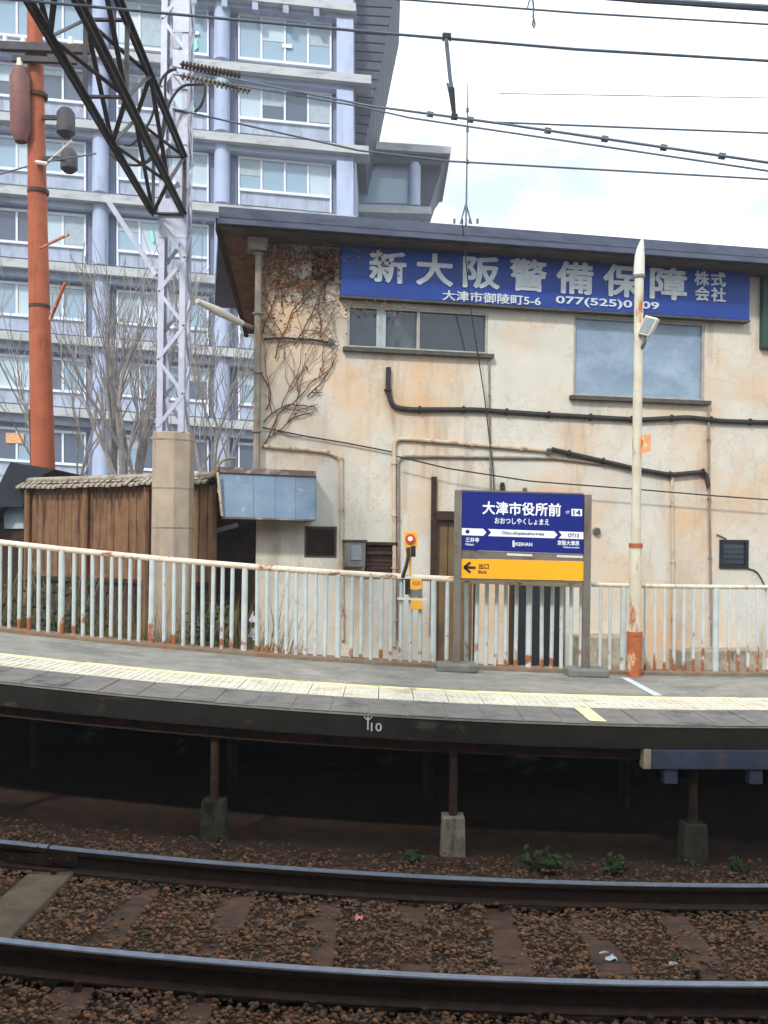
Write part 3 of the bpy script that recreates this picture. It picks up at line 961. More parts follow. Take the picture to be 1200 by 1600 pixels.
# ------------------------------------------------------------------ security company building
TB = 0.19
O2 = P(400, 850, 13.0)
eb_ = Vector((1, TB, 0)).normalized()
nb_ = Vector((-TB, 1, 0)).normalized()      # into the building


def FP(px, py, off=0.0):
    """photo point on the facade plane, off metres in front of it"""
    u, v = px - HX, py - HY
    cc, ss = math.cos(ROLL), math.sin(ROLL)
    u, v = u * cc + v * ss, -u * ss + v * cc
    d = Vector((u / F, 1, -v / F))
    o = Vector((0, 0, CAMZ))
    pl = O2 - nb_ * off
    t = (pl - o).dot(nb_) / d.dot(nb_)
    return o + d * t


def sz(px, py):
    p = FP(px, py)
    return (p - O2).dot(eb_), p.z


def LP(s, d, z):
    """s along the facade, d into the building (negative = towards the railway), height z"""
    q = O2 + eb_ * s + nb_ * d
    return Vector((q.x, q.y, z))


def lbox(mb, s0, s1, d0, d1, z0, z1):
    return mb.hexa([LP(s0, d0, z0), LP(s1, d0, z0), LP(s1, d1, z0), LP(s0, d1, z0), LP(s0, d0, z1), LP(s1, d0, z1), LP(s1, d1, z1), LP(s0, d1, z1)])


SEND = sz(1330, 600)[0]
zeave = sz(700, 390)[1]
base = O2.copy()
base.z = -0.3
bld = thing('office_building', base, 'two storey cream stucco building with dark eaves behind the platform', 'building', rz=math.atan(TB))
# openings in the wall (s0,s1,z0,z1)
def rect(x0, y0, x1, y1):
    a, b = sz(x0, y0), sz(x1, y1)
    return (a[0], b[0], b[1], a[1])


w1 = rect(543, 476, 762, 554)
w2 = rect(897, 493, 1100, 627)
w3 = rect(476, 822, 526, 872)
w4 = rect(1124, 843, 1168, 888)
wd = rect(682, 812, 738, 1040)
wd = (wd[0], wd[1], 0.0, wd[3])
wsh = rect(570, 850, 614, 905)
wv = rect(487, 388, 523, 440)
holes = [w1, w2, w3, w4, wd, wsh, wv]
# wall as a grid of cells with the openings left out
ss_ = sorted({0.0, SEND} | {h[0] for h in holes} | {h[1] for h in holes})
ztop = zeave + 0.25
zs_ = sorted({-0.3, ztop} | {h[2] for h in holes} | {h[3] for h in holes})
wb = MB()
for i in range(len(ss_) - 1):
    for j in range(len(zs_) - 1):
        sm, zm = (ss_[i] + ss_[i + 1]) / 2, (zs_[j] + zs_[j + 1]) / 2
        if any(h[0] < sm < h[1] and h[2] < zm < h[3] for h in holes):
            continue
        n = len(wb.v)
        wb.v += [LP(ss_[i], 0, zs_[j]), LP(ss_[i + 1], 0, zs_[j]), LP(ss_[i + 1], 0, zs_[j + 1]), LP(ss_[i], 0, zs_[j + 1])]
        wb.f.append((n, n + 1, n + 2, n + 3))
for h in holes:      # reveals
    for (a, b) in (((h[0], h[2]), (h[1], h[2])), ((h[1], h[2]), (h[1], h[3])), ((h[1], h[3]), (h[0], h[3])), ((h[0], h[3]), (h[0], h[2]))):
        n = len(wb.v)
        wb.v += [LP(a[0], 0, a[1]), LP(b[0], 0, b[1]), LP(b[0], 0.16, b[1]), LP(a[0], 0.16, a[1])]
        wb.f.append((n, n + 1, n + 2, n + 3))
# side and back
for a, b in (((0, 0), (0, 8)), ((0, 8), (SEND, 8)), ((SEND, 8), (SEND, 0))):
    n = len(wb.v)
    sk = 0.4
    wb.v += [LP(a[0] + sk * (a[1] > 1) * (a[0] < 1), a[1], -0.3), LP(b[0] + sk * (b[1] > 1) * (b[0] < 1), b[1], -0.3), LP(b[0] + sk * (b[1] > 1) * (b[0] < 1), b[1], ztop), LP(a[0] + sk * (a[1] > 1) * (a[0] < 1), a[1], ztop)]
    wb.f.append((n, n + 1, n + 2, n + 3))
bm_w = wb.build('wall', MAT['stucco'], bld)
# dark interior sheet behind the openings
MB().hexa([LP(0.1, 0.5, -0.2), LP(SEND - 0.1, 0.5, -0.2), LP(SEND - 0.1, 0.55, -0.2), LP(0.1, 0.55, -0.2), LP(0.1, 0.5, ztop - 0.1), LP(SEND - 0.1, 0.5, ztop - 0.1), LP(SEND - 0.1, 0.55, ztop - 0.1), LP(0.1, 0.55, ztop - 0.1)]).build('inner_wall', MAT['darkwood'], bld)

# roof: overhanging eave, sloping metal front, soffit
OV = 0.55                                   # overhang
def RP(px, py):
    return FP(px, py, OV)
sl0 = (RP(342, 372) - O2).dot(eb_)
zl = RP(700, 376).z
zh = RP(700, 342).z
roof = MB()
s0, s1 = sl0, SEND + 0.6
roof.prism([LP(s0, -OV, zl), LP(s0, -OV - 0.02, zl + 0.08), LP(s0, -OV + 0.22, zh), LP(s0, 3.9, zh + 0.10), LP(s0, 3.9, zh - 0.30), LP(s0, -0.02, zl)], LP(s1, 0, 0) - LP(s0, 0, 0))
ro = roof.build('roof', MAT['roofmetal'], bld)
for k in range(6):        # horizontal laps in the metal front
    t = (k + 0.5) / 6
    z = zl + 0.08 + (zh - zl - 0.08) * t
    d = -OV - 0.02 + 0.24 * t - 0.012
    MB().bar(LP(s0 - 0.005, d, z), LP(s1, d, z), 0.02, 0.022).build('roof_lap', MAT['roofmetal'], ro)
MB().bar(LP(s0 - 0.02, -OV - 0.03, zl + 0.02), LP(s1, -OV - 0.03, zl + 0.02), 0.08, 0.06).build('gutter', MAT['roofmetal'], ro)
# soffit boards under the front overhang
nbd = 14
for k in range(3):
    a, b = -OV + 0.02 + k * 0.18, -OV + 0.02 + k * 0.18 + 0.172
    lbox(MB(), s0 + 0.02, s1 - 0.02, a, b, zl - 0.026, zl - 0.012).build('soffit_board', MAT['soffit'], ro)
# sloping verge at the left end: underside runs down to the back
q0 = P(344, 352, 12.5)
q1 = P(388, 522, 16.2)
va = LP(s0, -OV, zl - 0.0)
verge = MB()
vd = q1 - q0
inn = Vector((0.75, 0.1, 0))
verge.hexa([q0, q0 + inn, q1 + inn, q1, q0 + Vector((0, 0, .07)), q0 + inn + Vector((0, 0, .07)), q1 + inn + Vector((0, 0, .07)), q1 + Vector((0, 0, .07))])
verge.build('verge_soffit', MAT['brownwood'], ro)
MB().bar(q0 + Vector((-0.03, 0, 0.02)), q1 + Vector((-0.03, 0, 0.02)), 0.06, 0.16).build('verge_board', MAT['darkwood'], ro)

# windows
def window(name, h, m_f, cols, panes, sill_m, fw=0.035, label=None, deep=0.06):
    f = MB()
    s0, s1, z0, z1 = h
    lbox(f, s0, s1, deep - 0.05, deep + 0.03, z1 - fw, z1)
    lbox(f, s0, s1, deep - 0.05, deep + 0.03, z0, z0 + fw)
    lbox(f, s0, s0 + fw, deep - 0.047, deep + 0.027, z0 + fw, z1 - fw)
    lbox(f, s1 - fw, s1, deep - 0.047, deep + 0.027, z0 + fw, z1 - fw)
    for c_ in cols:
        sc = s0 + (s1 - s0) * c_
        lbox(f, sc - 0.022, sc + 0.022, deep - 0.043, deep + 0.023, z0 + fw, z1 - fw)
    o = f.build(name, m_f, bld)
    edges = [0] + list(cols) + [1]
    for k in range(len(edges) - 1):
        a = s0 + (s1 - s0) * edges[k]
        b = s0 + (s1 - s0) * edges[k + 1]
        lbox(MB(), a + 0.01, b - 0.01, deep - 0.004 + 0.006 * (k % 2), deep + 0.003 + 0.006 * (k % 2), z0 + 0.01, z1 - 0.01).build('pane', panes[k % len(panes)], o)
    if sill_m:
        lbox(MB(), s0 - 0.06, s1 + 0.07, -0.09, 0.0, z0 - 0.06, z0 - 0.004).build('sill', sill_m, o)
    return o


o1 = window('window', w1, MAT['aluframe'], (0.235, 0.5), [MAT['glassdark']], MAT['darkframe'])
a, b = w1[0] + (w1[1] - w1[0]) * 0.205, w1[0] + (w1[1] - w1[0]) * 0.27
lbox(MB(), a, b, 0.02, 0.05, w1[2] + 0.03, w1[3] - 0.03).build('curtain_strip', MAT['blind'], o1)
o2 = window('window', w2, MAT['aluframe'], (0.5,), [MAT['glassblue']], MAT['darkframe'])
window('window', w3, MAT['darkframe'], (), [MAT['darkwood']], None, 0.03)
sl3 = w3
for k in range(9):
    z = w3[2] + 0.04 + k * (w3[3] - w3[2] - 0.06) / 9
    lbox(MB(), w3[0] + 0.03, w3[1] - 0.03, 0.025, 0.05, z, z + 0.025).build('louvre_slat', MAT['darkwood'], bld)
o4 = window('window', w4, MAT['black'], (), [MAT['glassdark']], None, 0.05, deep=0.02)
for k in range(4):
    z = w4[2] + 0.07 + k * 0.075
    lbox(MB(), w4[0] + 0.055, w4[1] - 0.055, -0.004, 0.014, z, z + 0.055).build('glass_slat', MAT['glassdark'], o4)
window('shutter', wsh, MAT['darkwood'], (), [MAT['darkwood']], None, 0.03)
lbox(MB(), wsh[0] - 0.04, wsh[1] + 0.05, -0.06, 0.0, wsh[3] - 0.01, wsh[3] + 0.03).build('shutter_hood', MAT['darkwood'], bld)
lbox(MB(), wsh[0] - 0.02, wsh[1] + 0.02, -0.04, 0.0, wsh[3] - 0.14, wsh[3] - 0.10).build('shutter_rail', MAT['rustpipe'], bld)
for k in range(8):
    z = wsh[2] + 0.02 + k * 0.055
    lbox(MB(), wsh[0] + 0.03, wsh[1] - 0.03, 0.0, 0.035, z, z + 0.045).build('shutter_slat', MAT['rustpipe'], bld)
# vent opening
lbox(MB(), wv[0] + 0.005, wv[1] - 0.005, 0.10, 0.12, wv[2] + 0.005, wv[3] - 0.005).build('vent_opening', MAT['darkwood'], bld)
# door
do = MB()
lbox(do, wd[0] - 0.06, wd[1] + 0.06, -0.05, 0.0, wd[3], wd[3] + 0.12)
lbox(do, wd[0] - 0.05, wd[0], -0.04, 0.06, 0.0, wd[3])
lbox(do, wd[1], wd[1] + 0.05, -0.04, 0.06, 0.0, wd[3])
dr = do.build('door_frame', MAT['darkwood'], bld)
for k in range(3):
    a = wd[0] + (wd[1] - wd[0]) * k / 3
    b = wd[0] + (wd[1] - wd[0]) * (k + 1) / 3
    lbox(MB(), a + 0.006, b - 0.006, 0.05, 0.08, 0.02, wd[3] - 0.01).build('door_board', MAT['door'], dr)
r_ = rect(674, 745, 679.5, 905)
lbox(MB(), r_[0], r_[1], -0.05, 0.0, r_[2] - 0.8, r_[3]).build('wall_post', MAT['darkwood'], bld)
# meter box
r_ = rect(536, 846, 568, 886)
mbx = lbox(MB(), r_[0], r_[1], -0.16, 0.0, r_[2], r_[3]).build('meter_box', MAT['acgrey'], bld, bevel=0.01)
lbox(MB(), r_[0] + 0.09, r_[1] - 0.06, -0.175, -0.162, r_[2] + 0.10, r_[3] - 0.05).build('meter_face', MAT['lens'], mbx)
lbox(MB(), r_[0] - 0.02, r_[1] + 0.02, -0.18, 0.0, r_[3] + 0.002, r_[3] + 0.025).build('meter_hood', MAT['darkframe'], mbx)
# cables behind the railing, below
for px0, y0, px1, y1, m_ in ((690, 985, 735, 1010, 'darkwood'), (805, 905, 880, 1035, 'cableblack'), (895, 985, 985, 1012, 'footing'), (905, 1008, 972, 1034, 'green')):
    pass
r_ = rect(800, 908, 874, 1040)
lbox(MB(), r_[0], r_[1], -0.05, -0.005, 0.0, r_[3]).build('dark_panel', MAT['black'], bld)
lbox(MB(), r_[0] - 0.04, r_[0] - 0.002, -0.07, 0.0, 0.0, r_[3] + 0.04).build('panel_frame', MAT['darkwood'], bld)
lbox(MB(), r_[1] + 0.002, r_[1] + 0.04, -0.07, 0.0, 0.0, r_[3] + 0.04).build('panel_frame', MAT['darkwood'], bld)
lbox(MB(), r_[0] - 0.04, r_[1] + 0.04, -0.075, 0.0, r_[3] + 0.042, r_[3] + 0.09).build('panel_frame', MAT['darkwood'], bld)


def run(name, pts, rad, m_, off=0.03, r=0.07, n=8, clips=0):
    w = [FP(x, y, off) for x, y in pts]
    o = MB().tube(arc(w, r), rad, n).build(name, m_, bld, smooth=True)
    if clips:
        L_ = sum((w[i + 1] - w[i]).length for i in range(len(w) - 1))
        for k in range(clips):
            t = (k + 0.5) / clips * L_
            for i in range(len(w) - 1):
                sl_ = (w[i + 1] - w[i]).length
                if t <= sl_:
                    p = w[i].lerp(w[i + 1], t / sl_)
                    dd = (w[i + 1] - w[i]).normalized()
                    MB().tube([p - dd * 0.012, p + dd * 0.012], rad * 1.55, 8).build('pipe_clip', m_, o)
                    break
                t -= sl_
    return o


run('downpipe', [(405, 352), (403, 520), (401, 700), (399, 812)], 0.048, MAT['pipegrey'], 0.12, clips=5)
MB().hexa([LP(*v) for v in [(sz(398, 372)[0] - .09, -.24, zl - .20), (sz(398, 372)[0] + .15, -.24, zl - .20), (sz(398, 372)[0] + .15, -.02, zl - .20), (sz(398, 372)[0] - .09, -.02, zl - .20),
                               (sz(398, 372)[0] - .11, -.26, zl - .04), (sz(398, 372)[0] + .17, -.26, zl - .04), (sz(398, 372)[0] + .17, -.02, zl - .04), (sz(398, 372)[0] - .11, -.02, zl - .04)]]).build('rain_hopper', MAT['pipegrey'], bld)
run('conduit', [(412, 697), (512, 706), (533, 716), (534, 884), (535, 1000)], 0.026, MAT['pipecream'], 0.03, 0.14, clips=5)
run('conduit', [(616, 1010), (616, 686), (640, 686), (852, 704)], 0.028, MAT['pipecream'], 0.03, 0.16, clips=7)
run('conduit', [(623, 1000), (622, 713), (870, 716), (1000, 733), (1050, 742)], 0.02, MAT['pipegrey'], 0.025, 0.12, clips=6)
run('thick_cable', [(607, 574), (606, 610), (613, 636), (640, 640), (740, 640), (840, 647), (1000, 656), (1075, 652), (1130, 658), (1320, 664)], 0.035, MAT['cableblack'], 0.04, 0.12, clips=12)
run('thick_cable', [(862, 702), (905, 712), (1000, 734), (1048, 742), (1103, 737), (1107, 760)], 0.034, MAT['cableblack'], 0.05, 0.10, clips=5)
run('thin_pipe', [(1107, 640), (1108, 760), (1112, 1010)], 0.02, MAT['pipegrey'], 0.03, clips=4)
run('thin_pipe', [(1050, 745), (1052, 925), (1053, 1010)], 0.024, MAT['pipecream'], 0.03, clips=3)
run('thin_pipe', [(764, 562), (767, 790)], 0.013, MAT['pipegrey'], 0.03, clips=2)
run('thin_cable', [(620, 713), (700, 732), (830, 752), (1000, 765), (1120, 775), (1330, 790)], 0.010, MAT['cableblack'], 0.20)
run('thin_cable', [(410, 668), (480, 682), (540, 692), (612, 706)], 0.010, MAT['cableblack'], 0.04)
run('thin_cable', [(412, 530), (440, 528), (490, 531), (518, 536)], 0.016, MAT['cableblack'], 0.04)
run('thin_cable', [(1120, 835), (1135, 842)], 0.008, MAT['cableblack'], 0.02)
run('thin_cable', [(1168, 888), (1182, 892), (1192, 908), (1200, 930)], 0.010, MAT['cableblack'], 0.02)
for px, py, rr in ((931, 830, 0.055), (856, 706, 0.05), (516, 535, 0.05)):
    p = FP(px, py, 0.0)
    v = MB().tube([p + nb_ * -0.002, p + nb_ * -0.05], rr, 14).build('vent_cap', MAT['acgrey'], bld, smooth=True)
    MB().tube([p + nb_ * -0.051, p + nb_ * -0.065], rr * 0.75, 14).build('vent_louvre', MAT['darkframe'], v, smooth=True)
p = FP(785, 758, 0.06)
MB().tube([FP(785, 757, 0.0), p, FP(785, 765, 0.07), FP(785, 790, 0.07)], 0.035, 10).build('service_head', MAT['black'], bld, smooth=True)
p = FP(820, 768, 0.05)
MB().tube([FP(820, 762, 0.04), FP(820, 775, 0.04)], 0.03, 8).build('small_sensor', MAT['acgrey'], bld, smooth=True)
MB().tube([FP(722, 345, 0.62), FP(735, 480, 0.3), FP(757, 620, 0.12), FP(770, 730, 0.06), FP(773, 790, 0.05)], 0.009, 6).build('drop_wire', MAT['cableblack'], bld, smooth=True)
# lower lean-to objects seen through the bars at right
r_ = rect(890, 990, 985, 1060)
lbox(MB(), r_[0], r_[1], -0.5, -0.01, -0.2, r_[3]).build('low_step', MAT['footing'], bld, bevel=0.02)
r_ = rect(1045, 1012, 1165, 1060)
lbox(MB(), r_[0], r_[1], -0.45, -0.01, -0.2, r_[3]).build('low_step', MAT['footing'], bld, bevel=0.02)

# faded blue metal hood round the corner
th = thing('metal_hood', FP(450, 810, 0.3), 'faded blue sheet metal awning box on the corner below the downpipe', 'awning')
hood = []
xs_ = [339, 396, 430, 462, 493]
MBK = MB()
hp = lambda px, py: FP(px, py, 0.42)
for k in range(4):
    a, b = xs_[k], xs_[k + 1]
    ta, tb_ = 738 + (a - 339) * 0.045, 738 + (b - 339) * 0.045
    ba, bb = 807 + (a - 339) * 0.03, 807 + (b - 339) * 0.03
    la = 8 if k == 0 else 0
    MB().prism([FP(a + 0.2, ta, 0.40), FP(b - 0.2, tb_, 0.40), FP(b - 0.2, bb, 0.46), FP(a + 0.2 + la, ba, 0.46)], nb_ * 0.02).build('hood_panel', MAT['awning'], th)
MB().prism([FP(339, 729, 0.43), FP(494, 736, 0.43), FP(494, 744.5, 0.43), FP(339, 737.5, 0.43)], nb_ * 0.43).build('hood_top', MAT['awningrim'], th)
MB().prism([FP(493.2, 744, 0.41), FP(494.5, 744, 0.41), FP(494.5, 812, 0.46), FP(493.2, 812, 0.46)], nb_ * 0.44).build('hood_side', MAT['awning'], th)
MB().prism([FP(347, 807.5, 0.46), FP(494, 812, 0.46), FP(494, 814, 0.46), FP(347, 810, 0.46)], nb_ * 0.44).build('hood_bottom', MAT['awningrim'], th)
MB().tube(arc([FP(320, 747, 0.44), FP(336, 744, 0.44), FP(342, 724, 0.44), FP(352, 717, 0.44), FP(368, 716, 0.44)], 0.08), 0.02, 8).build('bent_pipe', MAT['pipegrey'], th, smooth=True)
MB().tube([FP(340, 738, 0.5), FP(347, 806, 0.5)], 0.018, 8).build('edge_pipe', MAT['pipecream'], th, smooth=True)
# wall lamp tube sticking out to the left of the corner
th = thing('wall_lamp', FP(385, 508, 0.1), 'cream tube lamp on an arm sticking out left of the vine covered corner', 'lamp')
MB().tube([FP(398, 513, 0.02), FP(372, 503, 0.35)], 0.03, 8).build('arm', MAT['pipegrey'], th, smooth=True)
MB().tube([FP(378, 505, 0.3), FP(340, 486, 0.8), FP(308, 470, 1.2)], [0.04, 0.058, 0.03], 10).build('tube_shade', MAT['lampwhite'], th, smooth=True)

# ------------------------------------------------------------------ blue company signboard
OF = 0.14
a, b = FP(533, 420, OF), FP(1172, 420, OF)
zt_, zb_ = FP(850, 393.5, OF).z, FP(850, 480.5, OF).z
s0, s1 = (a - O2).dot(eb_), (b - O2).dot(eb_)
sg = thing('company_signboard', LP((s0 + s1) / 2, -OF, zb_), 'long blue signboard with big white characters under the eaves', 'signboard', rz=math.atan(TB))
bd = lbox(MB(), s0, s1, -OF, -0.02, zb_, zt_).build('board', MAT['bluesign'], sg, bevel=0.006)
lbox(MB(), s0 - 0.01, s1 + 0.01, -OF - 0.012, -0.015, zb_ - 0.03, zb_ - 0.003).build('lower_rim', MAT['darkframe'], sg)
n_ = 0


def ft(body, x0, y0, x1, y1, bold, name='lettering'):
    c_ = FP((x0 + x1) / 2, (y0 + y1) / 2, OF + 0.001)
    w = (FP(x1, y0, OF) - FP(x0, y0, OF)).length
    h = (y1 - y0) * c_.y / F
    lettering(name, body, sg, MAT['letter'], c_, w, h, eb_, 0.015, bold)


for i, ch in enumerate('新大阪警備保障'):
    cx = 606 + i * 73.0
    cy = 418.5 + i * 4.35
    ft(ch, cx - 29, cy - 26.5, cx + 29, cy + 24, 0.028, 'character')
for ch, x, y in (('株', 1096, 435.5), ('式', 1122, 437), ('会', 1096.5, 459.5), ('社', 1122, 461)):
    ft(ch, x - 11.5, y - 11.5, x + 11.5, y + 11, 0.02, 'character')
ft('大津市御陵町5-6', 692, 458, 845, 474, 0.016)
ft('077(525)0109', 869, 467.5, 1030, 482.5, 0.02)

r_ = rect(1187, 430, 1300, 552)
gb = lbox(MB(), r_[0], r_[1], -0.1, -0.003, r_[2], r_[3]).build('green_board', MAT['green'], None, bevel=0.01, loc=LP((r_[0] + r_[1]) / 2, 0, r_[2]))
tag(gb, 'dark green board on the wall at the right picture edge', 'board')

# ------------------------------------------------------------------ dead vine on the corner
vine = thing('dead_vine', FP(420, 700, 0.02), 'dead brown creeper spread over the upper left corner of the building', 'vine')
rv = random.Random(11)
stem, leaves = MB(), MB()


def creep(x, y, ang, ln, rad, depth):
    pts = [FP(x, y, 0.03)]
    rads = [rad]
    steps = int(ln / 9) + 2
    for k in range(steps):
        ang += rv.uniform(-0.35, 0.35)
        x += math.cos(ang) * 9
        y += math.sin(ang) * 9
        if x < 404 or y < 385 or x > 640 or (y > 500 and x > 470 + (720 - y) * 0.35):
            break
        if 528 < x and y < 560 and rv.random() < 0.6:
            break
        pts.append(FP(x, y, 0.02 + rv.random() * 0.03))
        rads.append(max(0.0028, rad * (1 - 0.8 * (k + 1) / steps)))
        if depth < 2 and rv.random() < 0.30:
            creep(x, y, ang + rv.choice((-1, 1)) * rv.uniform(0.4, 1.1), ln * rv.uniform(0.35, 0.7), rads[-1] * 0.75, depth + 1)
        if rv.random() < (0.6 if y < 450 else 0.10):
            leaf(x + rv.uniform(-9, 9), y + rv.uniform(-9, 9))
    if len(pts) > 1:
        stem.tube(pts, rads, 5)


def leaf(x, y, off=None):
    if y < 380:
        return
    c_ = FP(x, y, off if off else rv.uniform(0.03, 0.12))
    s_ = rv.uniform(0.014, 0.036)
    u = Vector((rv.uniform(-1, 1), rv.uniform(-.6, .6), rv.uniform(-1, 1))).normalized()
    w = u.cross(Vector((rv.uniform(-.5, .5), -1, rv.uniform(-.5, .5)))).normalized()
    n = len(leaves.v)
    leaves.v += [c_ - u * s_, c_ + w * s_ * 0.6, c_ + u * s_ * 1.1, c_ - w * s_ * 0.6, c_ + Vector((0, -.006, 0))]
    leaves.f += [(n, n + 1, n + 4), (n + 1, n + 2, n + 4), (n + 2, n + 3, n + 4), (n + 3, n, n + 4)]


for x, y, a, l in ((410, 700, -1.0, 330), (412, 660, -1.2, 320), (416, 640, -0.8, 280), (430, 560, -1.3, 200), (460, 540, -1.0, 200), (410, 520, -1.2, 160), (415, 470, -0.9, 150),
                   (470, 470, -1.1, 130), (500, 520, -1.3, 140), (540, 705, -1.0, 60), (545, 700, -1.3, 40), (450, 660, -0.9, 90), (480, 620, -0.5, 120), (440, 480, -1.5, 120), (505, 470, -1.2, 110)):
    creep(x, y, a, l, 0.011, 0)
for k in range(520):
    x = 404 + abs(rv.gauss(0, 62))
    y = 383 + abs(rv.gauss(0, 48))
    if x < 542 or (x < 570 and y < 470 and rv.random() < 0.5):
        leaf(x, y)
for k in range(45):
    leaf(rv.uniform(530, 625), 388 + abs(rv.gauss(0, 18)), rv.uniform(0.16, 0.22))
for k in range(25):
    leaf(rv.uniform(540, 640), rv.uniform(465, 492), rv.uniform(0.16, 0.2))
stem.build('stems', MAT['vine'], vine, smooth=True)
tag(leaves.build('dry_leaves', MAT['dryleaf'], vine), kind='stuff')

# ------------------------------------------------------------------ roof antenna
AY = 14.0
ab = P(728, 345, AY)
th = thing('roof_antenna', ab, 'thin whip antenna on a small tripod above the dark roof', 'antenna')
MB().tube([P(728, 352, AY), P(729, 300, AY), P(731, 130, AY)], [0.016, 0.014, 0.008], 6).build('whip', MAT['wire'], th)
for dx in (-9, 9):
    MB().tube([P(728 + dx, 350, AY), P(728, 318, AY)], 0.012, 6).build('tripod_leg', MAT['wire'], th)
MB().tube([P(728, 350, AY - 0.25), P(728, 318, AY)], 0.012, 6).build('tripod_leg', MAT['wire'], th)
for k in range(4):
    px = 710 + k * 12
    MB().tube([P(px, 349, AY - 0.3), P(px, 342, AY - 0.3)], 0.02, 6).build('roof_bolt', MAT['wire'], th)
for yy in (172, 203, 253):
    MB().tube([P(730.5, yy - 3, AY), P(730.5, yy + 3, AY)], 0.022, 6).build('joint_sleeve', MAT['wire'], th)

# ------------------------------------------------------------------ wooden wall at left with tiled coping
wa, wbp = P(338, 742, 12.85), P(40, 752, 14.6)
dirw = (wbp - wa)
ztw = 0.5 * (wa.z + wbp.z)
th = thing('board_wall', Vector(((wa.x + wbp.x) / 2, (wa.y + wbp.y) / 2, 0)), 'brown timber board wall with a tiled coping at left', 'wall')
wa.z = wbp.z = 0
L_ = (wbp - wa).length
ud = (wbp - wa).normalized()
up = Vector((0, 0, 1))
fw = ud.cross(up).normalized()
if fw.y > 0:
    fw = -fw
nB = 26
for k in range(nB):
    a = wa + ud * (L_ * k / nB + 0.004)
    b = wa + ud * (L_ * (k + 1) / nB - 0.004)
    j = fw * random.uniform(0, 0.008)
    MB().prism([a + j + up * 1.9, b + j + up * 1.9, b + j + up * (ztw - 0.12), a + j + up * (ztw - 0.12)], -fw * 0.03).build('board', MAT['brownwood'], th)
    if k % 2 == 0:
        b2 = wa + ud * (L_ * (k + 2) / nB - 0.006)
        MB().prism([a + j + up * 0.0, b2 + j + up * 0.0, b2 + j + up * 1.86, a + j + up * 1.86], -fw * 0.03).build('lower_board', MAT['darkwood'], th)
MB().bar(wa + fw * 0.02 + up * 1.88, wbp + fw * 0.02 + up * 1.88, 0.05, 0.06).build('mid_rail', MAT['darkwood'], th)
for t in (0.0, 0.32, 0.64, 0.97):
    p = wa + ud * (L_ * t) + fw * 0.05
    MB().tube([p, p + up * (ztw - 0.14)], 0.05, 8).build('post', MAT['brownwood'], th)
nT = 34
for k in range(nT):
    for row, (d0, z0, d1, z1) in enumerate(((0.20, ztw - 0.13, 0.06, ztw - 0.045),)):
        a = wa + ud * (L_ * k / nT + 0.016)
        b = wa + ud * (L_ * (k + 1) / nT - 0.016)
        j = up * random.uniform(-0.012, 0.012)
        MB().prism([a + fw * d0 + up * z0 + j, b + fw * d0 + up * z0 + j, b + fw * d1 + up * z1 + j, a + fw * d1 + up * z1 + j], up * 0.028).build('coping_tile', MAT['tile'], th)
MB().bar(wa + up * (ztw - 0.08) + fw * 0.04, wbp + up * (ztw - 0.08) + fw * 0.04, 0.2, 0.05).build('coping_bed', MAT['darkwood'], th)
MB().tube([wa + up * (ztw - 0.0) + fw * 0.02, wbp + up * (ztw - 0.0) + fw * 0.02], 0.048, 10).build('ridge_tile', MAT['tile'], th, smooth=True)
MB().prism([wa - fw * 0.2 + up * (ztw - 0.13), wbp - fw * 0.2 + up * (ztw - 0.13), wbp + up * (ztw - 0.03), wa + up * (ztw - 0.03)], up * 0.025).build('rear_coping', MAT['tile'], th)

# dark shed roof end at the very left
th = thing('shed', P(10, 900, 14.4), 'dark roofed shed end at the left edge of the picture', 'shed')
Y = 14.5
MB().prism([P(16, 722, Y), P(85, 733, Y), P(60, 746, Y), P(40, 770, Y), P(36, 792, Y), P(2, 792, Y), P(-12, 815, Y), P(-30, 815, Y)], (0, 1.5, 0)).build('roof_end', MAT['shedroof'], th)
MB().prism([P(-60, 790, Y + 0.3), P(40, 790, Y + 0.3), P(40, 1000, Y + 0.3), P(-60, 1000, Y + 0.3)], (0, 1.0, 0)).build('wall', MAT['darkwood'], th)
MB().prism([P(6, 794, Y + 0.29), P(38, 792, Y + 0.29), P(38, 826, Y + 0.29), P(8, 826, Y + 0.29)], (0, -0.03, 0)).build('pale_panel', MAT['citypane3'], th)

# dark gate of boards between mast and building
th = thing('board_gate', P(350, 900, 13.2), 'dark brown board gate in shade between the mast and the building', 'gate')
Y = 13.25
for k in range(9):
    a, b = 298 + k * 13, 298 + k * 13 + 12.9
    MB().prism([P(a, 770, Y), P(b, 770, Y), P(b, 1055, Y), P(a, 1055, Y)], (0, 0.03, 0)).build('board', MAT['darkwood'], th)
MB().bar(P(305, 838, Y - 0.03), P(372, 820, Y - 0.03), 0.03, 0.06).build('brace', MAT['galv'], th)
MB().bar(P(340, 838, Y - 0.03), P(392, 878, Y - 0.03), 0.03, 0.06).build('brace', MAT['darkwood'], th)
MB().prism([P(303, 762, Y), P(325, 762, Y), P(325, 795, Y), P(303, 795, Y)], (0, -0.02, 0)).build('pale_patch', MAT['footing'], th)
lit = MB()
for k in range(7):
    p = P(392 + random.uniform(-6, 5), 985 + random.uniform(-16, 16), 11.4)
    lit.prism([p, p + Vector((random.uniform(.03, .09), random.uniform(-.03, .03), random.uniform(-.03, .03))), p + Vector((random.uniform(-.02, .06), random.uniform(-.04, .04), random.uniform(.06, .14)))], (0.01, 0.01, 0.01))
tag(lit.build('plastic_bag', MAT['plastic'], None, loc=P(392, 1005, 11.4)), 'white plastic bag caught behind the railing beside the dark gap', 'litter')

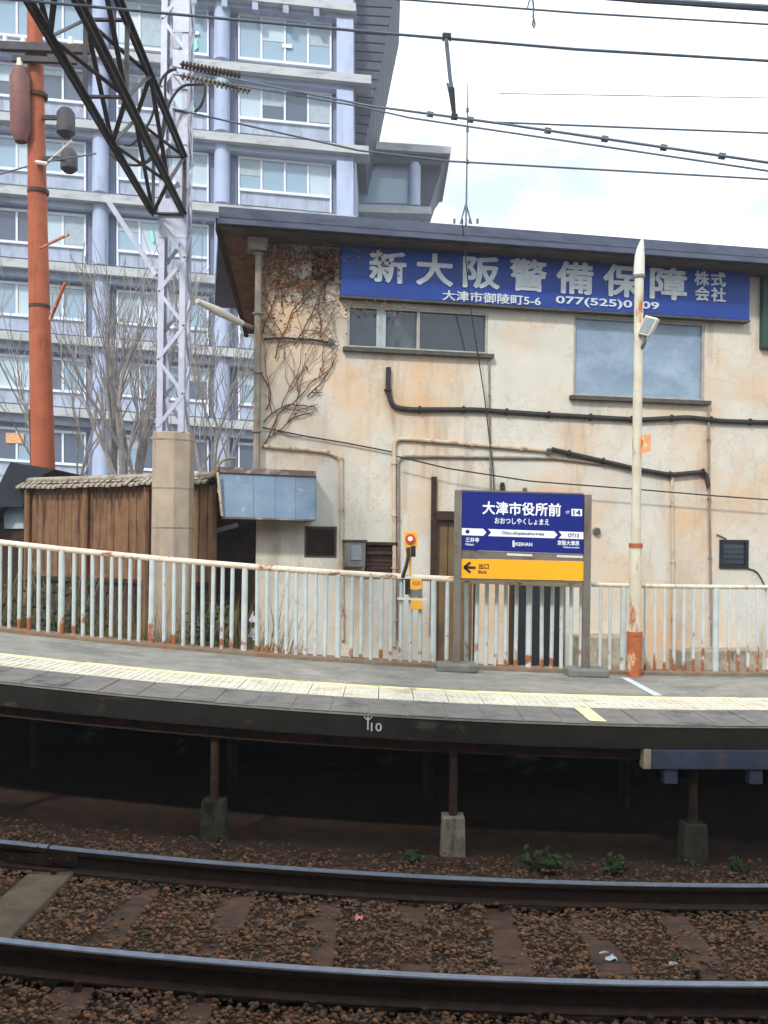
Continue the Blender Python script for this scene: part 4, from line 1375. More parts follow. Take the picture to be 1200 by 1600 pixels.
# ------------------------------------------------------------------ concrete base with lattice mast and overhead truss
MY = 12.0
mc = P(268, 850, MY)
th = mast = thing('lattice_mast', (mc.x, MY, 0), 'grey steel lattice mast on a tall square concrete base', 'mast')
cw = 0.235
zc1 = P(268, 677, MY).z
oc = MB()
ring = [(-cw, -0.08), (-cw + 0.05, -cw), (0.07, -cw), (cw, -0.10), (cw, 0.2), (-cw, 0.2)]
oc.prism([(mc.x + a, MY + b, -0.1) for a, b in ring], (0, 0, zc1 + 0.1))
oc.build('concrete_base', MAT['conc'], th, bevel=0.01)
for py in (690, 765, 826):
    z = P(268, py, MY).z
    MB().prism([(mc.x + a * 1.012, MY + b * 1.012, z) for a, b in ring], (0, 0, 0.018)).build('form_line', MAT['pipegrey'], th)
hw = 0.165
ztm = P(268, -120, MY).z
cs = [(mc.x + sx * hw, MY + sy * hw) for sx, sy in ((-1, -1), (1, -1), (1, 1), (-1, 1))]
for (x, y), (sx, sy) in zip(cs, ((-1, -1), (1, -1), (1, 1), (-1, 1))):
    ch = MB()
    ch.box((min(x, x - sx * 0.07), y - 0.006, zc1), (max(x, x - sx * 0.07), y + 0.006, ztm))
    ch.box((x - 0.006, min(y, y - sy * 0.07), zc1), (x + 0.006, max(y, y - sy * 0.07), ztm))
    ch.build('chord', MAT['galv'], th)
st_ = 0.42
n_ = int((ztm - zc1) / st_)
for k in range(n_):
    z0, z1 = zc1 + 0.05 + k * st_, zc1 + 0.05 + (k + 1) * st_
    for f in range(4):
        (xa, ya), (xb, yb) = cs[f], cs[(f + 1) % 4]
        if (k + f) % 2:
            xa, ya, xb, yb = xb, yb, xa, ya
        MB().bar((xa, ya, z0), (xb, yb, z1), 0.045, 0.022, up=(0, 1, 0) if f % 2 == 0 else (1, 0, 0)).build('brace', MAT['galv'], th)
z0, z1 = P(268, 378, MY).z, P(268, 318, MY).z
MB().box((mc.x - hw - 0.01, MY - hw - 0.012, z0), (mc.x + hw + 0.01, MY - hw - 0.004, z1)).build('gusset_plate', MAT['galv'], th)
for py0, py1 in ((62, 10), (150, 90), (235, 180)):
    z0, z1 = P(268, py0, MY).z, P(268, py1, MY).z
    MB().box((mc.x - 0.02, MY - hw - 0.02, z0), (mc.x + hw + 0.01, MY - hw - 0.012, z1)).build('cover_plate', MAT['galv'], th)

th = thing('gantry_truss', (mc.x + 0.05, 7, P(268, 345, MY).z), 'dark lattice truss reaching from the mast over the tracks', 'truss')
zb0, zt0 = P(245, 342, MY).z, P(285, 255, MY).z
A0 = [Vector((P(245, 340, MY).x, MY - 0.2, zb0)), Vector((P(292, 350, MY).x, MY - 0.2, zb0)), Vector((P(292, 350, MY).x, MY - 0.2, zt0)), Vector((P(245, 340, MY).x, MY - 0.2, zt0))]
dv = Vector((0.45, -11.3, 0.0))
for p in A0:
    m_ = MB()
    m_.bar(p, p + dv, 0.09, 0.014)
    m_.bar(p, p + dv, 0.014, 0.09)
    m_.build('chord', MAT['darksteel'], th)  # underside silhouette against the sky is put into this dark colour
n_ = 11
for k in range(n_):
    a, b = k / n_, (k + 1) / n_
    for f, (i, j) in enumerate(((0, 1), (1, 2), (2, 3), (3, 0))):
        if (k + f) % 2:
            i, j = j, i
        MB().bar(A0[i] + dv * a, A0[j] + dv * b, 0.045, 0.012).build('brace', MAT['darksteel'], th)
    if k % 3 == 0:
        for i, j in ((0, 1), (1, 2), (2, 3), (3, 0)):
            MB().bar(A0[i] + dv * a, A0[j] + dv * a, 0.04, 0.02).build('strut', MAT['darksteel'], th)
# pale diagonal stay seen left of the mast
MB().bar(P(165, 308, MY + 0.3), P(245, 430, MY), 0.05, 0.05).build('stay', MAT['galv'], mast)

# cable loops on the mast
th = thing('cable_coil', P(268, 180, MY - 0.3), 'black cable hanging in loops from the mast near the truss', 'cable')
CY = MY - 0.35
def loop(pts, r=0.016):
    w = [P(x, y, CY) for x, y in pts]
    sm = []
    for i in range(len(w) - 1):
        p0, p1, p2, p3 = w[max(i - 1, 0)], w[i], w[i + 1], w[min(i + 2, len(w) - 1)]
        for k in range(5):
            t = k / 5
            sm.append(0.5 * ((2 * p1) + (p2 - p0) * t + (2 * p0 - 5 * p1 + 4 * p2 - p3) * t * t + (3 * p1 - p0 - 3 * p2 + p3) * t ** 3))
    sm.append(w[-1])
    MB().tube(sm, r, 6).build('loop', MAT['cableblack'], th, smooth=True)
loop([(272, 108), (255, 120), (245, 148), (238, 180), (222, 210), (205, 226), (195, 226)])
loop([(276, 108), (262, 112), (258, 130), (258, 170), (250, 220), (240, 245), (218, 258), (190, 254), (172, 240)])
loop([(320, 130), (308, 132), (285, 135), (268, 155), (260, 180), (254, 215), (242, 240), (225, 255)])
loop([(320, 132), (320, 148), (314, 165), (304, 175)])

# ------------------------------------------------------------------ rust red utility pole with transformer
PY = 15.0
pb = P(68, 850, PY)
th = thing('utility_pole', (pb.x, PY, 0), 'rust red utility pole with black cable and brown transformer', 'utility pole')
top, bot = P(54, 18, PY), P(67, 735, PY)
d_ = (bot - top)
fb = bot + d_ * ((0 - bot.z) / d_.z)
MB().tube([fb, bot, P(59, 360, PY), top], [0.195, 0.185, 0.15, 0.115], 14).build('pole', MAT['orange'], th, smooth=True)
MB().tube([P(50, 640, PY), P(48, 360, PY), P(46, 150, PY), P(52, 60, PY)], 0.028, 6).build('pole_cable', MAT['cableblack'], th, smooth=True)
MB().tube([P(52, 640, PY - 0.05), P(54, 735, PY - 0.05), P(55, 800, PY - 0.05)], 0.07, 8).build('cable_guard', MAT['rustpipe'], th, smooth=True)
MB().tube([P(31, 106, PY - .2), P(31, 122, PY - .2), P(32, 205, PY - .2), P(33, 222, PY - .2)], [0.10, 0.155, 0.15, 0.09], 16).build('transformer', MAT['transf'], th, smooth=True)
MB().tube([P(31, 92, PY - .2), P(31, 108, PY - .2)], 0.05, 10).build('bushing', MAT['lampwhite'], th, smooth=True)
MB().bar(P(0, 72, PY - 0.2), P(140, 78, PY - 0.2), 0.10, 0.12).build('cross_arm', MAT['darksteel'], th)
MB().bar(P(20, 92, PY - 0.2), P(120, 96, PY - 0.2), 0.08, 0.08).build('cross_arm', MAT['darksteel'], th)
for px in (8, 36, 82, 110, 136):
    MB().tube([P(px, 72, PY - 0.2), P(px, 58, PY - 0.2)], [0.05, 0.035], 8).build('insulator', MAT['lampwhite'], th, smooth=True)
for px, y0, y1, w_ in ((103, 170, 214, 0.14), (108, 234, 270, 0.13)):
    MB().tube([P(px, y0, PY - .3), P(px, y0 + 8, PY - .3), P(px, y1 - 6, PY - .3), P(px, y1, PY - .3)], [w_ * 0.6, w_, w_, w_ * 0.5], 12).build('switch_can', MAT['darksteel'], th, smooth=True)
    MB().bar(P(62, y0 + 14, PY), P(px, y0 + 14, PY - .3), 0.06, 0.06).build('can_bracket', MAT['darksteel'], th)
MB().tube([P(54, 253, PY - .12), P(72, 256, PY - .12), P(95, 236, PY - .2), P(112, 220, PY - .3)], 0.02, 6).build('white_lead', MAT['lampwhite'], th, smooth=True)
MB().tube([P(56, 253, PY - .18), P(74, 256, PY - .18)], 0.03, 6).build('pole_band', MAT['lampwhite'], th)
for py in (84, 150, 300, 480):
    q = P(57 + (py - 84) * 0.012, py, PY)
    MB().tube([q + Vector((0, 0, -.03)), q + Vector((0, 0, .03))], 0.165, 14).build('steel_band', MAT['rustpipe'], th, smooth=True)
MB().bar(P(62, 388, PY - .2), P(108, 366, PY - .3), 0.03, 0.03).build('step_bar', MAT['rust'], th)
for a, b in (((78, 500), (102, 442)),):
    MB().bar(P(*a, PY - .2), P(*b, PY - .4), 0.04, 0.04).build('step_bar', MAT['rust'], th)

# ------------------------------------------------------------------ overhead wires
def wire(name, pts, rad, label, cat='wire', m_=None, sag=0.0, group='overhead wires'):
    w = [P(*p) for p in pts]
    out = []
    for i in range(len(w) - 1):
        for k in range(8):
            t = k / 8
            p = w[i].lerp(w[i + 1], t)
            p.z -= sag * 4 * t * (1 - t)
            out.append(p)
    out.append(w[-1])
    o = MB().tube(out, rad, 6).build(name, m_ or MAT['wire'], None, smooth=True, loc=w[0])
    return tag(o, label, cat, group)


WY = 6.0
wire('messenger_wire', [(-300, -60, WY), (640, 0, WY), (900, 20, WY), (1200, 38, WY), (1500, 50, WY)], 0.006, 'thin sky wire passing the small hook near the top')
wire('messenger_wire', [(-300, -30, WY + .2), (600, 52, WY + .2), (900, 77, WY + .2), (1200, 95, WY + .2), (1500, 112, WY + .2)], 0.009, 'sky wire carrying the top of the hanging rod')
wire('contact_wire', [(270, 104, 11.8), (575, 165, 9.0), (775, 192, 8.0), (1200, 254, 7.0), (1500, 300, 6.5)], 0.011, 'thick sky wire with clamps falling to the right')
wire('service_wire', [(270, 116, 11.8), (560, 166, 9.2), (640, 184, 9.0), (1200, 267, 7.5), (1500, 310, 7.0)], 0.009, 'sky wire just below the clamped thick wire')
wire('contact_wire', [(775, 191, 8.0), (1200, 208, 8.0), (1500, 222, 8.0)], 0.008, 'level sky wire branching from the clamped thick wire')
wire('service_wire', [(270, 170, 11.8), (560, 235, 11.8), (703, 252, 11.8), (1200, 280, 11.8), (1500, 295, 11.8)], 0.012, 'lowest sky wire just above the dark roof')
wire('thin_wire', [(780, 146, 25), (1200, 153, 25), (1500, 157, 25)], 0.011, 'faint thin wire across the middle of the sky')
wire('feeder_cable', [(700, -30, 5.6), (1000, 0, 5.6), (1200, 12, 5.6), (1500, 22, 5.6)], 0.017, 'thick dark cable in the top right corner')
wire('messenger_wire', [(700, -22, 5.9), (960, 0, 5.9), (1200, 17, 5.9), (1500, 30, 5.9)], 0.006, 'thin wire just under the thick corner cable')
wire('low_wire', [(-200, 330, 18), (60, 255, 15), (150, 240, 14)], 0.012, 'pale lead wire left of the red pole')
for k, (px, py) in enumerate(((672, 178), (735, 187), (856, 205), (945, 219), (1037, 232), (1128, 245))):
    pass
th = thing('wire_clamps', P(856, 203, 7.8), None, None)
bpy.data.objects.remove(th)
cw_o = [o for o in COL.objects if o.name.startswith('contact_wire')][0]
for px, py, Y in ((672, 178.5, 8.5), (735, 187, 8.2), (856, 204, 7.8), (945, 217, 7.6), (1037, 230.5, 7.38), (1128, 243.8, 7.17)):
    MB().bar(P(px - 5, py - 0.6, Y), P(px + 5, py + 0.8, Y), 0.03, 0.04).build('wire_clamp', MAT['wire'], cw_o)

th = thing('hanging_rod', P(703, 120, WY + .2), 'dark insulator rod hanging between two sky wires', 'insulator rod')
MB().tube([P(697, 58, WY + .2), P(703, 120, WY + .2), P(706, 140, WY + .2)], 0.013, 8).build('rod', MAT['wire'], th, smooth=True)
MB().tube([P(705, 138, WY + .2), P(710, 183, WY + .2)], [0.022, 0.012], 8).build('insulator', MAT['cableblack'], th, smooth=True)
MB().bar(P(692, 56, WY + .2), P(704, 57, WY + .2), 0.03, 0.03).build('upper_clamp', MAT['cableblack'], th)
for px in (692.5, 703.5):
    MB().bar(P(px, 53, WY + .2), P(px, 64, WY + .2), 0.012, 0.012).build('clamp_bolt', MAT['cableblack'], th)
MB().bar(P(705, 182, WY + .2), P(715, 183, WY + .2), 0.03, 0.03).build('lower_clamp', MAT['cableblack'], th)
MB().tube([P(699, 130, WY + .2), P(702, 143, WY + .2)], 0.008, 6).build('pin', MAT['wire'], th)
th = thing('wire_hook', P(833, 20, WY), 'small wire hook at the top of the sky', 'hook')
MB().tube([P(831, -12, WY), P(834, 14, WY), P(833, 26, WY), P(836, 38, WY), P(835, 44, WY), P(832, 38, WY), P(834, 28, WY)], 0.006, 6).build('hook_wire', MAT['wire'], th)
MB().tube([P(834, -10, WY), P(826, 4, WY), P(824, 14, WY)], 0.005, 6).build('side_wire', MAT['wire'], th)
# strain insulator string at the mast
th = thing('strain_insulator', P(320, 110, 11.3), 'rusty ribbed strain insulator string right of the mast', 'insulator')
for row, (y0, y1, m_) in enumerate(((100, 118, 'rustpipe'), (118, 142, 'pipegrey'))):
    xa, xb = (282, 375) if row == 0 else (282, 390)
    MB().tube([P(xa, y0, 11.3), P(xb, y1, 10.8)], 0.014, 6).build('core', MAT['cableblack'], th)
    n_ = 16
    for k in range(n_):
        t = (k + 0.5) / n_
        p = P(xa + (xb - xa) * t, y0 + (y1 - y0) * t, 11.3 - 0.5 * t)
        q = P(xa + (xb - xa) * t + 2.2, y0 + (y1 - y0) * t + 0.5, 11.3 - 0.5 * t)
        MB().tube([p, q], 0.045, 8).build('disc', MAT[m_], th)

# ------------------------------------------------------------------ city hall far behind
BY = 48.5
ch = thing('city_hall', (P(300, 850, BY).x, BY, -0.5), 'pale blue grey city hall with rows of windows and concrete slab edges', 'building')


def fy(i, x):
    return 60 + 114 * i + x * (55 - 3 * i) / 553


def HB(x0, x1, ya0, ya1, yb0, yb1, Yf, Yb):
    """block: top edge ya0..ya1, bottom edge yb0..yb1 (photo rows at x0, x1) on plane Yf, reaching back to Yb"""
    d = Vector((0, Yb - Yf, 0))
    p = [P(x0, yb0, Yf), P(x1, yb1, Yf)]
    q = [P(x0, ya0, Yf), P(x1, ya1, Yf)]
    return MB().hexa([p[0], p[1], p[1] + d, p[0] + d, q[0], q[1], q[1] + d, q[0] + d])


XL, XR = -250, 553
# main wall
p = [P(XL, 1200, BY + .5), P(XR, 1200, BY + .5), P(XR, -260, BY + .5), P(XL, -260, BY + .5)]
p[0].z = p[1].z = -0.5
MB().prism(p, (0, 11, 0)).build('wall', MAT['city'], ch)
cols = [-227 + 192 * k for k in range(5)]
rw = random.Random(3)
for i in range(-1, 8):
    x0, x1 = XL, XR
    a0, a1 = fy(i, x0), fy(i, x1)
    ext = {0: 580, 1: 576}.get(i, 556)
    HB(x0, ext, a0, fy(i, ext), a0 + 13, fy(i, ext) + 13, BY - 0.75, BY + .49).build('floor_slab', MAT['cityslab'], ch)
    HB(x0, XR, a0 + 13.2, a1 + 13.2, a0 + 27, a1 + 27, BY - 0.28, BY + .49).build('spandrel_beam', MAT['city'], ch)
    if i < 0:
        for k in range(6):
            bx_ = 250 + k * 48
            HB(bx_, bx_ + 9, fy(i, bx_) + 13, fy(i, bx_ + 9) + 13, fy(i, bx_) + 27, fy(i, bx_ + 9) + 27, BY - 0.7, BY - .29).build('soffit_joist', MAT['city'], ch)
    # columns between this slab and the one above
    for c_ in (-227, -35, 157, 347):
        u0, u1 = fy(i - 1, c_) + 27, fy(i, c_)
        pa, pc = P(c_, u1, BY - .05), P(c_, u0 - 14, BY - .05)
        pa.x = pc.x = 0.5 * (pa.x + pc.x)
        MB().tube([pa, pc], 0.40, 14).build('column', MAT['citycol'], ch, smooth=True)
    HB(526, 552, fy(i - 1, 526) + 27, fy(i - 1, 552) + 27, fy(i, 526), fy(i, 552), BY - 0.45, BY + .49).build('end_pier', MAT['citycol'], ch)
    for bi, (x0, x1) in enumerate(((-202, -58), (-10, 134), (182, 326), (372, 518))):
        if i == -1:
            continue
        t0, t1 = fy(i, x0) - 78, fy(i, x1) - 78
        b0, b1 = fy(i, x0) - 2, fy(i, x1) - 2
        full = (i == 0)
        gb0, gb1 = (b0 - 3, b1 - 3) if full else (b0 - 22, b1 - 22)
        HB(x0 - 13, x0 - 2, t0, t0 + 1, b0 + 1, b0 + 2, BY + .38, BY + .49).build('shadow_gap_strip', MAT['cityshadowgap'], ch)  # painted strips stand in for the shadow gaps beside each window
        HB(x1 + 2, x1 + 11, t1, t1 + 1, b1 + 1, b1 + 2, BY + .38, BY + .49).build('shadow_gap_strip', MAT['cityshadowgap'], ch)
        f = MB()
        yt = lambda x: t0 + (t1 - t0) * (x - x0) / (x1 - x0)
        yb = lambda x: gb0 + (gb1 - gb0) * (x - x0) / (x1 - x0)
        f.v, f.f = [], []
        def addHB(*a):
            h = HB(*a)
            n = len(f.v)
            f.v += h.v
            f.f += [tuple(n + q for q in g) for g in h.f]
        addHB(x0, x1, yt(x0), yt(x1), yt(x0) + 4, yt(x1) + 4, BY + .2, BY + .45)
        addHB(x0, x1, yb(x0) - 4, yb(x1) - 4, yb(x0), yb(x1), BY + .2, BY + .45)
        nP = 4
        for k in range(nP + 1):
            xm = x0 + (x1 - x0) * k / nP
            wd_ = 2.6 if k in (0, nP) else 1.6
            xa, xb = max(x0, xm - wd_), min(x1, xm + wd_)
            addHB(xa, xb, yt(xa) + 4, yt(xb) + 4, yb(xa) - 4, yb(xb) - 4, BY + .22, BY + .44)
        # side legs of the frame down to the slab
        if not full:
            addHB(x0, x0 + 3, yb(x0), yb(x0), b0, b0, BY + .22, BY + .44)
            addHB(x1 - 3, x1, yb(x1), yb(x1), b1, b1, BY + .22, BY + .44)
        wo_ = f.build('window', MAT['citywin'], ch)
        rowdark = {1: 0.8, 3: 0.35, 6: 0.8}.get(i, 0.12)
        for k in range(nP):
            xa, xb = x0 + (x1 - x0) * k / nP + 1, x0 + (x1 - x0) * (k + 1) / nP - 1
            mm = MAT['citypane2'] if rw.random() < rowdark else rw.choice((MAT['citypane'], MAT['citypane'], MAT['citypane3']))
            if i == 0:
                mm = MAT['citypane']
            if i == 2 and bi == 3:
                mm = MAT['citypane3'] if k == 3 else MAT['citypane']
            HB(xa, xb, yt(xa) + 2, yt(xb) + 2, yb(xa) - 2, yb(xb) - 2, BY + .30, BY + .34).build('pane', mm, wo_)
        for k in range(nP):
            if rw.random() < 0.45:
                xa, xb = x0 + (x1 - x0) * k / nP + 1.8, x0 + (x1 - x0) * (k + 1) / nP - 1.8
                fr = rw.choice((0.25, 0.4, 0.55, 0.9))
                ha, hb2 = (yb(xa) - yt(xa)) * fr, (yb(xb) - yt(xb)) * fr
                HB(xa, xb, yt(xa) + 3, yt(xb) + 3, yt(xa) + ha, yt(xb) + hb2, BY + .275, BY + .298).build('blind', rw.choice((MAT['citypane3'], MAT['blind'])), wo_)
        if not full:
            HB(x0 + 3.2, x1 - 3.2, yb(x0) + 0.3, yb(x1) + 0.3, b0, b1, BY + .34, BY + .46).build('sill_panel', MAT['citysill'], wo_)
# small prints seen in the windows
for pts, m_ in (([(287, 48), (311, 49), (311, 54), (287, 53)], 'citywin'), ([(300, 60), (307, 61), (309, 74), (303, 80), (299, 72)], 'cyan'),
                ([(295, 150), (300, 151), (304, 172), (299, 176)], 'cyan'), ([(441, 68), (456, 69), (456, 75), (441, 74)], 'citywin'),
                ([(234, 360), (239, 361), (242, 375), (238, 380)], 'cyan'), ([(9, 676), (37, 677), (37, 693), (9, 692)], 'orangeplate')):
    MB().prism([P(x, y, BY + .18) for x, y in pts], (0, 0.02, 0)).build('window_notice', MAT[m_], ch)
# louvred flank that leans out to the right, shade put into its dark colour
def edge_x(y):
    return 615 - (y - 0) * (615 - 571) / 218.0
n_ = 20
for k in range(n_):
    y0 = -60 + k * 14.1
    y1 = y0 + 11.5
    MB().prism([P(553.5, y0, BY + 1.0), P(edge_x(y0), y0 + 3, BY + 1.0), P(edge_x(y1), y1 + 3, BY + 1.0), P(553.5, y1, BY + 1.0)], (0, 8, 0)).build('louvre_slat', MAT['cityshade'], ch)
MB().prism([P(553.5, -60, BY + 1.3), P(edge_x(-60) - 2, -60, BY + 1.3), P(edge_x(222) - 2, 222, BY + 1.3), P(553.5, 222, BY + 1.3)], (0, 8, 0)).build('flank_wall', MAT['cityshade'], ch)

# lower wing at right
WY2 = 57.0
wg = thing('city_hall_wing', (P(620, 850, WY2).x, WY2, -0.5), 'low wing of the city hall with a flat overhanging roof beside the office roof', 'building')
MB().prism([P(560, 219, WY2 - 1), P(706, 229, WY2 - 1), P(704, 240, WY2 - 1), P(560, 231, WY2 - 1)], (0, 8, 0)).build('roof_slab', MAT['cityslab'], wg)
MB().prism([P(560, 231.3, WY2 - .6), P(702, 240.3, WY2 - .6), P(690, 258, WY2 - .6), P(560, 252, WY2 - .6)], (0, 7.4, 0)).build('roof_beam', MAT['cityshade'], wg)
pw = [P(540, 252, WY2), P(655, 258, WY2), P(655, 900, WY2), P(540, 900, WY2)]
pw[2].z = pw[3].z = -0.5
MB().prism(pw, (0, 6, 0)).build('wall', MAT['city'], wg)
c0, c1 = P(648, 322, WY2 - .35), P(648, 256, WY2 - .35)
MB().tube([c0, Vector((c0.x, c0.y, c1.z))], 0.33, 12).build('column', MAT['citycol'], wg, smooth=True)
MB().prism([P(560, 276, WY2 - .1), P(636, 280, WY2 - .1), P(636, 318, WY2 - .1), P(560, 316, WY2 - .1)], (0, 0.08, 0)).build('parapet_panel', MAT['citypane'], wg)
MB().prism([P(657, 255, WY2 + .2), P(692, 258, WY2 + .2), P(671, 322, WY2 + .2), P(657, 322, WY2 + .2)], (0, 6, 0)).build('flank_wall', MAT['cityshade'], wg)
MB().prism([P(540, 319, WY2 - .9), P(674, 323, WY2 - .9), P(674, 334, WY2 - .9), P(540, 330, WY2 - .9)], (0, 7, 0)).build('lower_slab', MAT['cityslab'], wg)

# ------------------------------------------------------------------ bare trees
def bare_tree(px, pyb, Y, height, seed, label, lean=0.0, stems=3, spread=0.5, rad=0.14):
    rt = random.Random(seed)
    b = P(px, pyb, Y)
    b.z = 0.0
    th = thing('bare_tree', b, label, 'tree', 'leafless trees in front of the city hall')
    tr, br = MB(), MB()

    def grow(p, d, ln, r, dep):
        n = 4
        pts, rs = [p.copy()], [r]
        q, dd = p.copy(), d.copy()
        for k in range(n):
            dd = (dd + Vector((rt.uniform(-.13, .13), rt.uniform(-.13, .13), rt.uniform(-.02, .12)))).normalized()
            q = q + dd * (ln / n)
            pts.append(q.copy())
            rs.append(r * (1 - 0.55 * (k + 1) / n))
            if dep < 3 and k >= 1:
                for _ in range(rt.choice((1, 2, 2)) if dep < 2 else rt.choice((0, 1, 1))):
                    a = rt.uniform(0, 6.28)
                    sd_ = Vector((math.cos(a), math.sin(a) * 0.8, 0.35)).normalized()
                    nd = (dd + sd_ * rt.uniform(spread * .6, spread * 1.5)).normalized()
                    grow(q, nd, ln * rt.uniform(0.5, 0.75), rs[-1] * 0.62, dep + 1)
        (tr if dep == 0 else br).tube(pts, [max(x, 0.009) for x in rs], 6 if dep < 2 else 4, cap=False)

    trunk_h = height * 0.22
    tr.tube([b, b + Vector((lean * 0.3, 0, trunk_h))], [rad * 1.3, rad], 8, cap=False)
    for s_ in range(stems):
        a = 6.28 * s_ / stems + rt.random()
        d = Vector((math.cos(a) * 0.22 + lean * 0.2, math.sin(a) * 0.2, 1)).normalized()
        grow(b + Vector((lean * 0.3, 0, trunk_h * 0.95)), d, height * 0.42, rad * 0.8, 0)
    tr.build('trunk', MAT['bark'], th, smooth=True)
    br.build('crown', MAT['bark'], th, smooth=True)


bare_tree(205, 760, 24, 9.0, 4, 'leafless tree with several upright stems between red pole and mast', stems=4, spread=0.42, rad=0.17)
bare_tree(305, 760, 23, 7.8, 9, 'leafless tree with thin slanting branches right of the mast', lean=1.0, stems=3, spread=0.45, rad=0.09)
bare_tree(112, 760, 27, 9.5, 15, 'slender leafless tree just right of the red pole', stems=2, spread=0.5, rad=0.09)

# ------------------------------------------------------------------ weeds, grass, litter
def weed(px, py, Y, h, n, label, seed):
    rt = random.Random(seed)
    x = (px - 600) * Y / F
    b = Vector((x, Y, gz(x, Y) - 0.005))
    th = thing('weed', b, label, 'weed', 'weeds at the foot of the platform')
    lv, stm = MB(), MB()
    for k in range(n):
        a = rt.uniform(0, 6.28)
        tip = b + Vector((math.cos(a) * h * rt.uniform(.2, .9), math.sin(a) * h * 0.5, h * rt.uniform(0.4, 1.1)))
        stm.tube([b, b.lerp(tip, .5) + Vector((0, 0, h * .12)), tip], [0.004, 0.003, 0.002], 4)
        for j in range(5):
            c_ = b.lerp(tip, rt.uniform(0.3, 1.0)) + Vector((rt.uniform(-.02, .02), rt.uniform(-.02, .02), rt.uniform(0, .03)))
            u = Vector((rt.uniform(-1, 1), rt.uniform(-1, 1), rt.uniform(-.3, .7))).normalized()
            w = u.cross(Vector((rt.uniform(-1, 1), -1, rt.uniform(0, 1)))).normalized()
            s_ = rt.uniform(0.018, 0.04)
            m_ = len(lv.v)
            lv.v += [c_ - u * s_, c_ + w * s_ * .5, c_ + u * s_, c_ - w * s_ * .5]
            lv.f += [(m_, m_ + 1, m_ + 2), (m_, m_ + 2, m_ + 3)]
    stm.build('stems', MAT['weed'], th)
    tag(lv.build('leaves', MAT['weed'], th), kind='stuff')


weed(650, 1330, 7.3, 0.10, 12, 'low weed tuft left of the pale footing', 1)
weed(838, 1325, 7.3, 0.16, 14, 'upright green weed between the two right footings', 2)
weed(874, 1325, 7.28, 0.15, 14, 'bushy green weed just right of the upright weed', 3)
weed(962, 1330, 7.3, 0.13, 12, 'dim weed left of the dark right footing', 4)
weed(1165, 1340, 7.25, 0.16, 14, 'dim weed near the right picture edge', 5)
weed(350, 1165, 7.5, 0.05, 5, 'tiny weed beside the left support', 6)
bpy.data.objects.remove([o for o in COL.objects if o.get('label') == 'tiny weed beside the left support'][0].children[0]) if False else None

rt = random.Random(21)
gr = MB()
for k in range(2600):
    x = rt.uniform(-6.0, -1.2)
    y = rt.uniform(10.95, 12.6)
    z = gz(x, y)
    h = 0.75 + rt.uniform(0.3, 1.15) * rt.random()
    dx, dy = rt.uniform(-.3, .3) * h, rt.uniform(-.2, .2) * h
    w = rt.uniform(0.004, 0.010)
    n = len(gr.v)
    gr.v += [Vector((x - w, y, z)), Vector((x + w, y, z)), Vector((x + dx * .4 + w * .7, y + dy * .4, z + h * .6)), Vector((x + dx * .4 - w * .7, y + dy * .4, z + h * .6)), Vector((x + dx, y + dy, z + h))]
    gr.f += [(n, n + 1, n + 2, n + 3), (n + 3, n + 2, n + 4)]
o = gr.build('tall_grass', MAT['grassdry'])
tag(o, 'tall dry grass and weeds behind the left railing', 'grass', kind='stuff')


def shrub(x, y, w, h, label, seed):
    rt = random.Random(seed)
    b = Vector((x, y, gz(x, y)))
    th = thing('shrub', b, label, 'shrub', 'shrubs behind the left railing')
    st, lv = MB(), MB()
    for k in range(26):
        tip = b + Vector((rt.uniform(-w, w), rt.uniform(-.3, .3), h * rt.uniform(.55, 1.05)))
        mid = b.lerp(tip, .5) + Vector((rt.uniform(-.1, .1), 0, .1))
        st.tube([b, mid, tip], [0.012, 0.008, 0.004], 4)
        for j in range(34):
            t = rt.uniform(0.3, 1.0)
            c_ = (b.lerp(mid, t * 2) if t < .5 else mid.lerp(tip, t * 2 - 1)) + Vector((rt.gauss(0, .07), rt.gauss(0, .07), rt.gauss(0, .07)))
            u = Vector((rt.uniform(-1, 1), rt.uniform(-1, 1), rt.uniform(-.6, .6))).normalized()
            v = u.cross(Vector((rt.uniform(-1, 1), -1, rt.uniform(-1, 1)))).normalized()
            s_ = rt.uniform(.025, .05)
            n = len(lv.v)
            lv.v += [c_ - u * s_, c_ + v * s_ * .5, c_ + u * s_, c_ - v * s_ * .5]
            lv.f += [(n, n + 1, n + 2), (n, n + 2, n + 3)]
    st.build('stems', MAT['bark'], th)
    tag(lv.build('leaves', MAT['weed'], th), kind='stuff')


shrub(-4.75, 11.5, 0.5, 2.0, 'dark green shrub behind the railing at the left picture edge', 31)
shrub(-3.75, 11.45, 0.5, 1.75, 'dark green shrub behind the railing left of the concrete mast base', 32)
shrub(-2.1, 11.6, 0.3, 1.45, 'small dark shrub behind the railing right of the concrete mast base', 33)


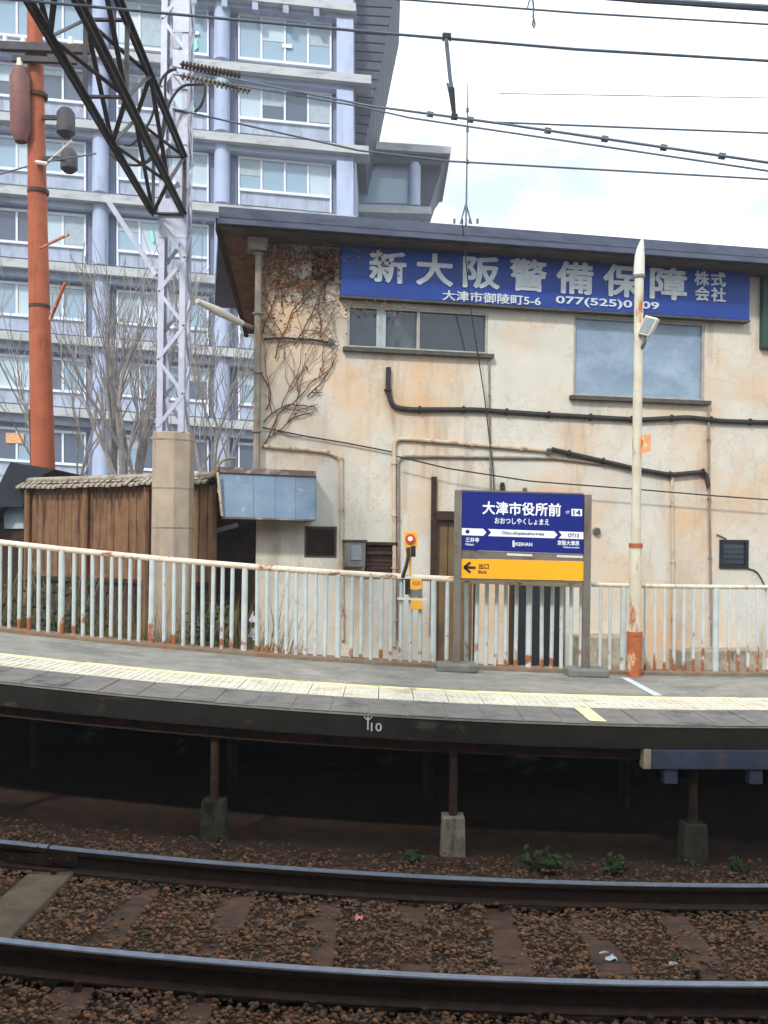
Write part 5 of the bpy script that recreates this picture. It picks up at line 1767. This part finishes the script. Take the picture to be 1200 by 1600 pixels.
def litter(name, px, py, Y, size, m_, label, seed):
    rt = random.Random(seed)
    x = (px - 600) * Y / F
    b = Vector((x, Y, gz(x, Y) + 0.04))
    mb = MB()
    n = 5
    for j in range(n):
        for i in range(n):
            mb.v.append(b + Vector(((i / (n - 1) - .5) * size[0] + rt.uniform(-.01, .01), (j / (n - 1) - .5) * size[1], size[2] * rt.random() * (1 if 0 < i < 4 else .5))))
    for j in range(n - 1):
        for i in range(n - 1):
            a = j * n + i
            mb.f.append((a, a + 1, a + n + 1, a + n))
    o = mb.build(name, m_, None, loc=b)
    sm_ = o.modifiers.new('thick', 'SOLIDIFY')
    sm_.thickness = 0.002
    return tag(o, label, 'litter')


litter('plastic_scrap', 955, 1437, 5.72, (0.15, 0.12, 0.05), MAT['plastic'], 'crumpled clear plastic sheet on the ballast at right', 1)
litter('paper_scrap', 568, 1397, 6.12, (0.05, 0.06, 0.03), MAT['pink'], 'small red and white scrap on the ballast near the middle', 2)
litter('shell_scrap', 1059, 1453, 5.6, (0.05, 0.03, 0.02), MAT['plastic'], 'small white scrap right of the plastic sheet', 3)

# ------------------------------------------------------------------ unseen roof and wall added on the camera's side to shade the track
th = thing('added_shade_roof', (0, -2.5, 0), 'unseen roof and wall added behind the camera to shade the track', 'shade_helper')
MB().box((-16, -7, 5.3), (16, 2.55, 5.4)).build('shade_roof_slab', MAT['shade_helper'], th)
MB().box((-16, -7.2, -0.3), (16, -7.02, 5.29)).build('shade_back_wall', MAT['shade_helper'], th)
for x in (-9, -3, 3, 9):
    MB().tube([(x, -4, -0.3), (x, -4, 5.29)], 0.09, 10).build('shade_roof_post', MAT['shade_helper'], th, smooth=True)

# ------------------------------------------------------------------ thin veil of air added round everything, stands in for lens flare
hz = MB().box((-905, -905, -3.0), (905, 905, 48.0)).build('flare_veil', MAT['shade_helper'])
hm = bpy.data.materials.new('flare_veil_air')
hm.use_nodes = True
ht = hm.node_tree
for n in list(ht.nodes):
    ht.nodes.remove(n)
ho = ht.nodes.new('ShaderNodeOutputMaterial')
hv = ht.nodes.new('ShaderNodeVolumePrincipled')
hv.inputs['Color'].default_value = (0.86, 0.92, 1.0, 1)
hv.inputs['Density'].default_value = 0.0018
ht.links.new(hv.outputs['Volume'], ho.inputs['Volume'])
hz.data.materials[0] = hm
tag(hz, 'thin pale veil added in front of the far city hall as lens flare', 'flare_veil', kind='stuff')
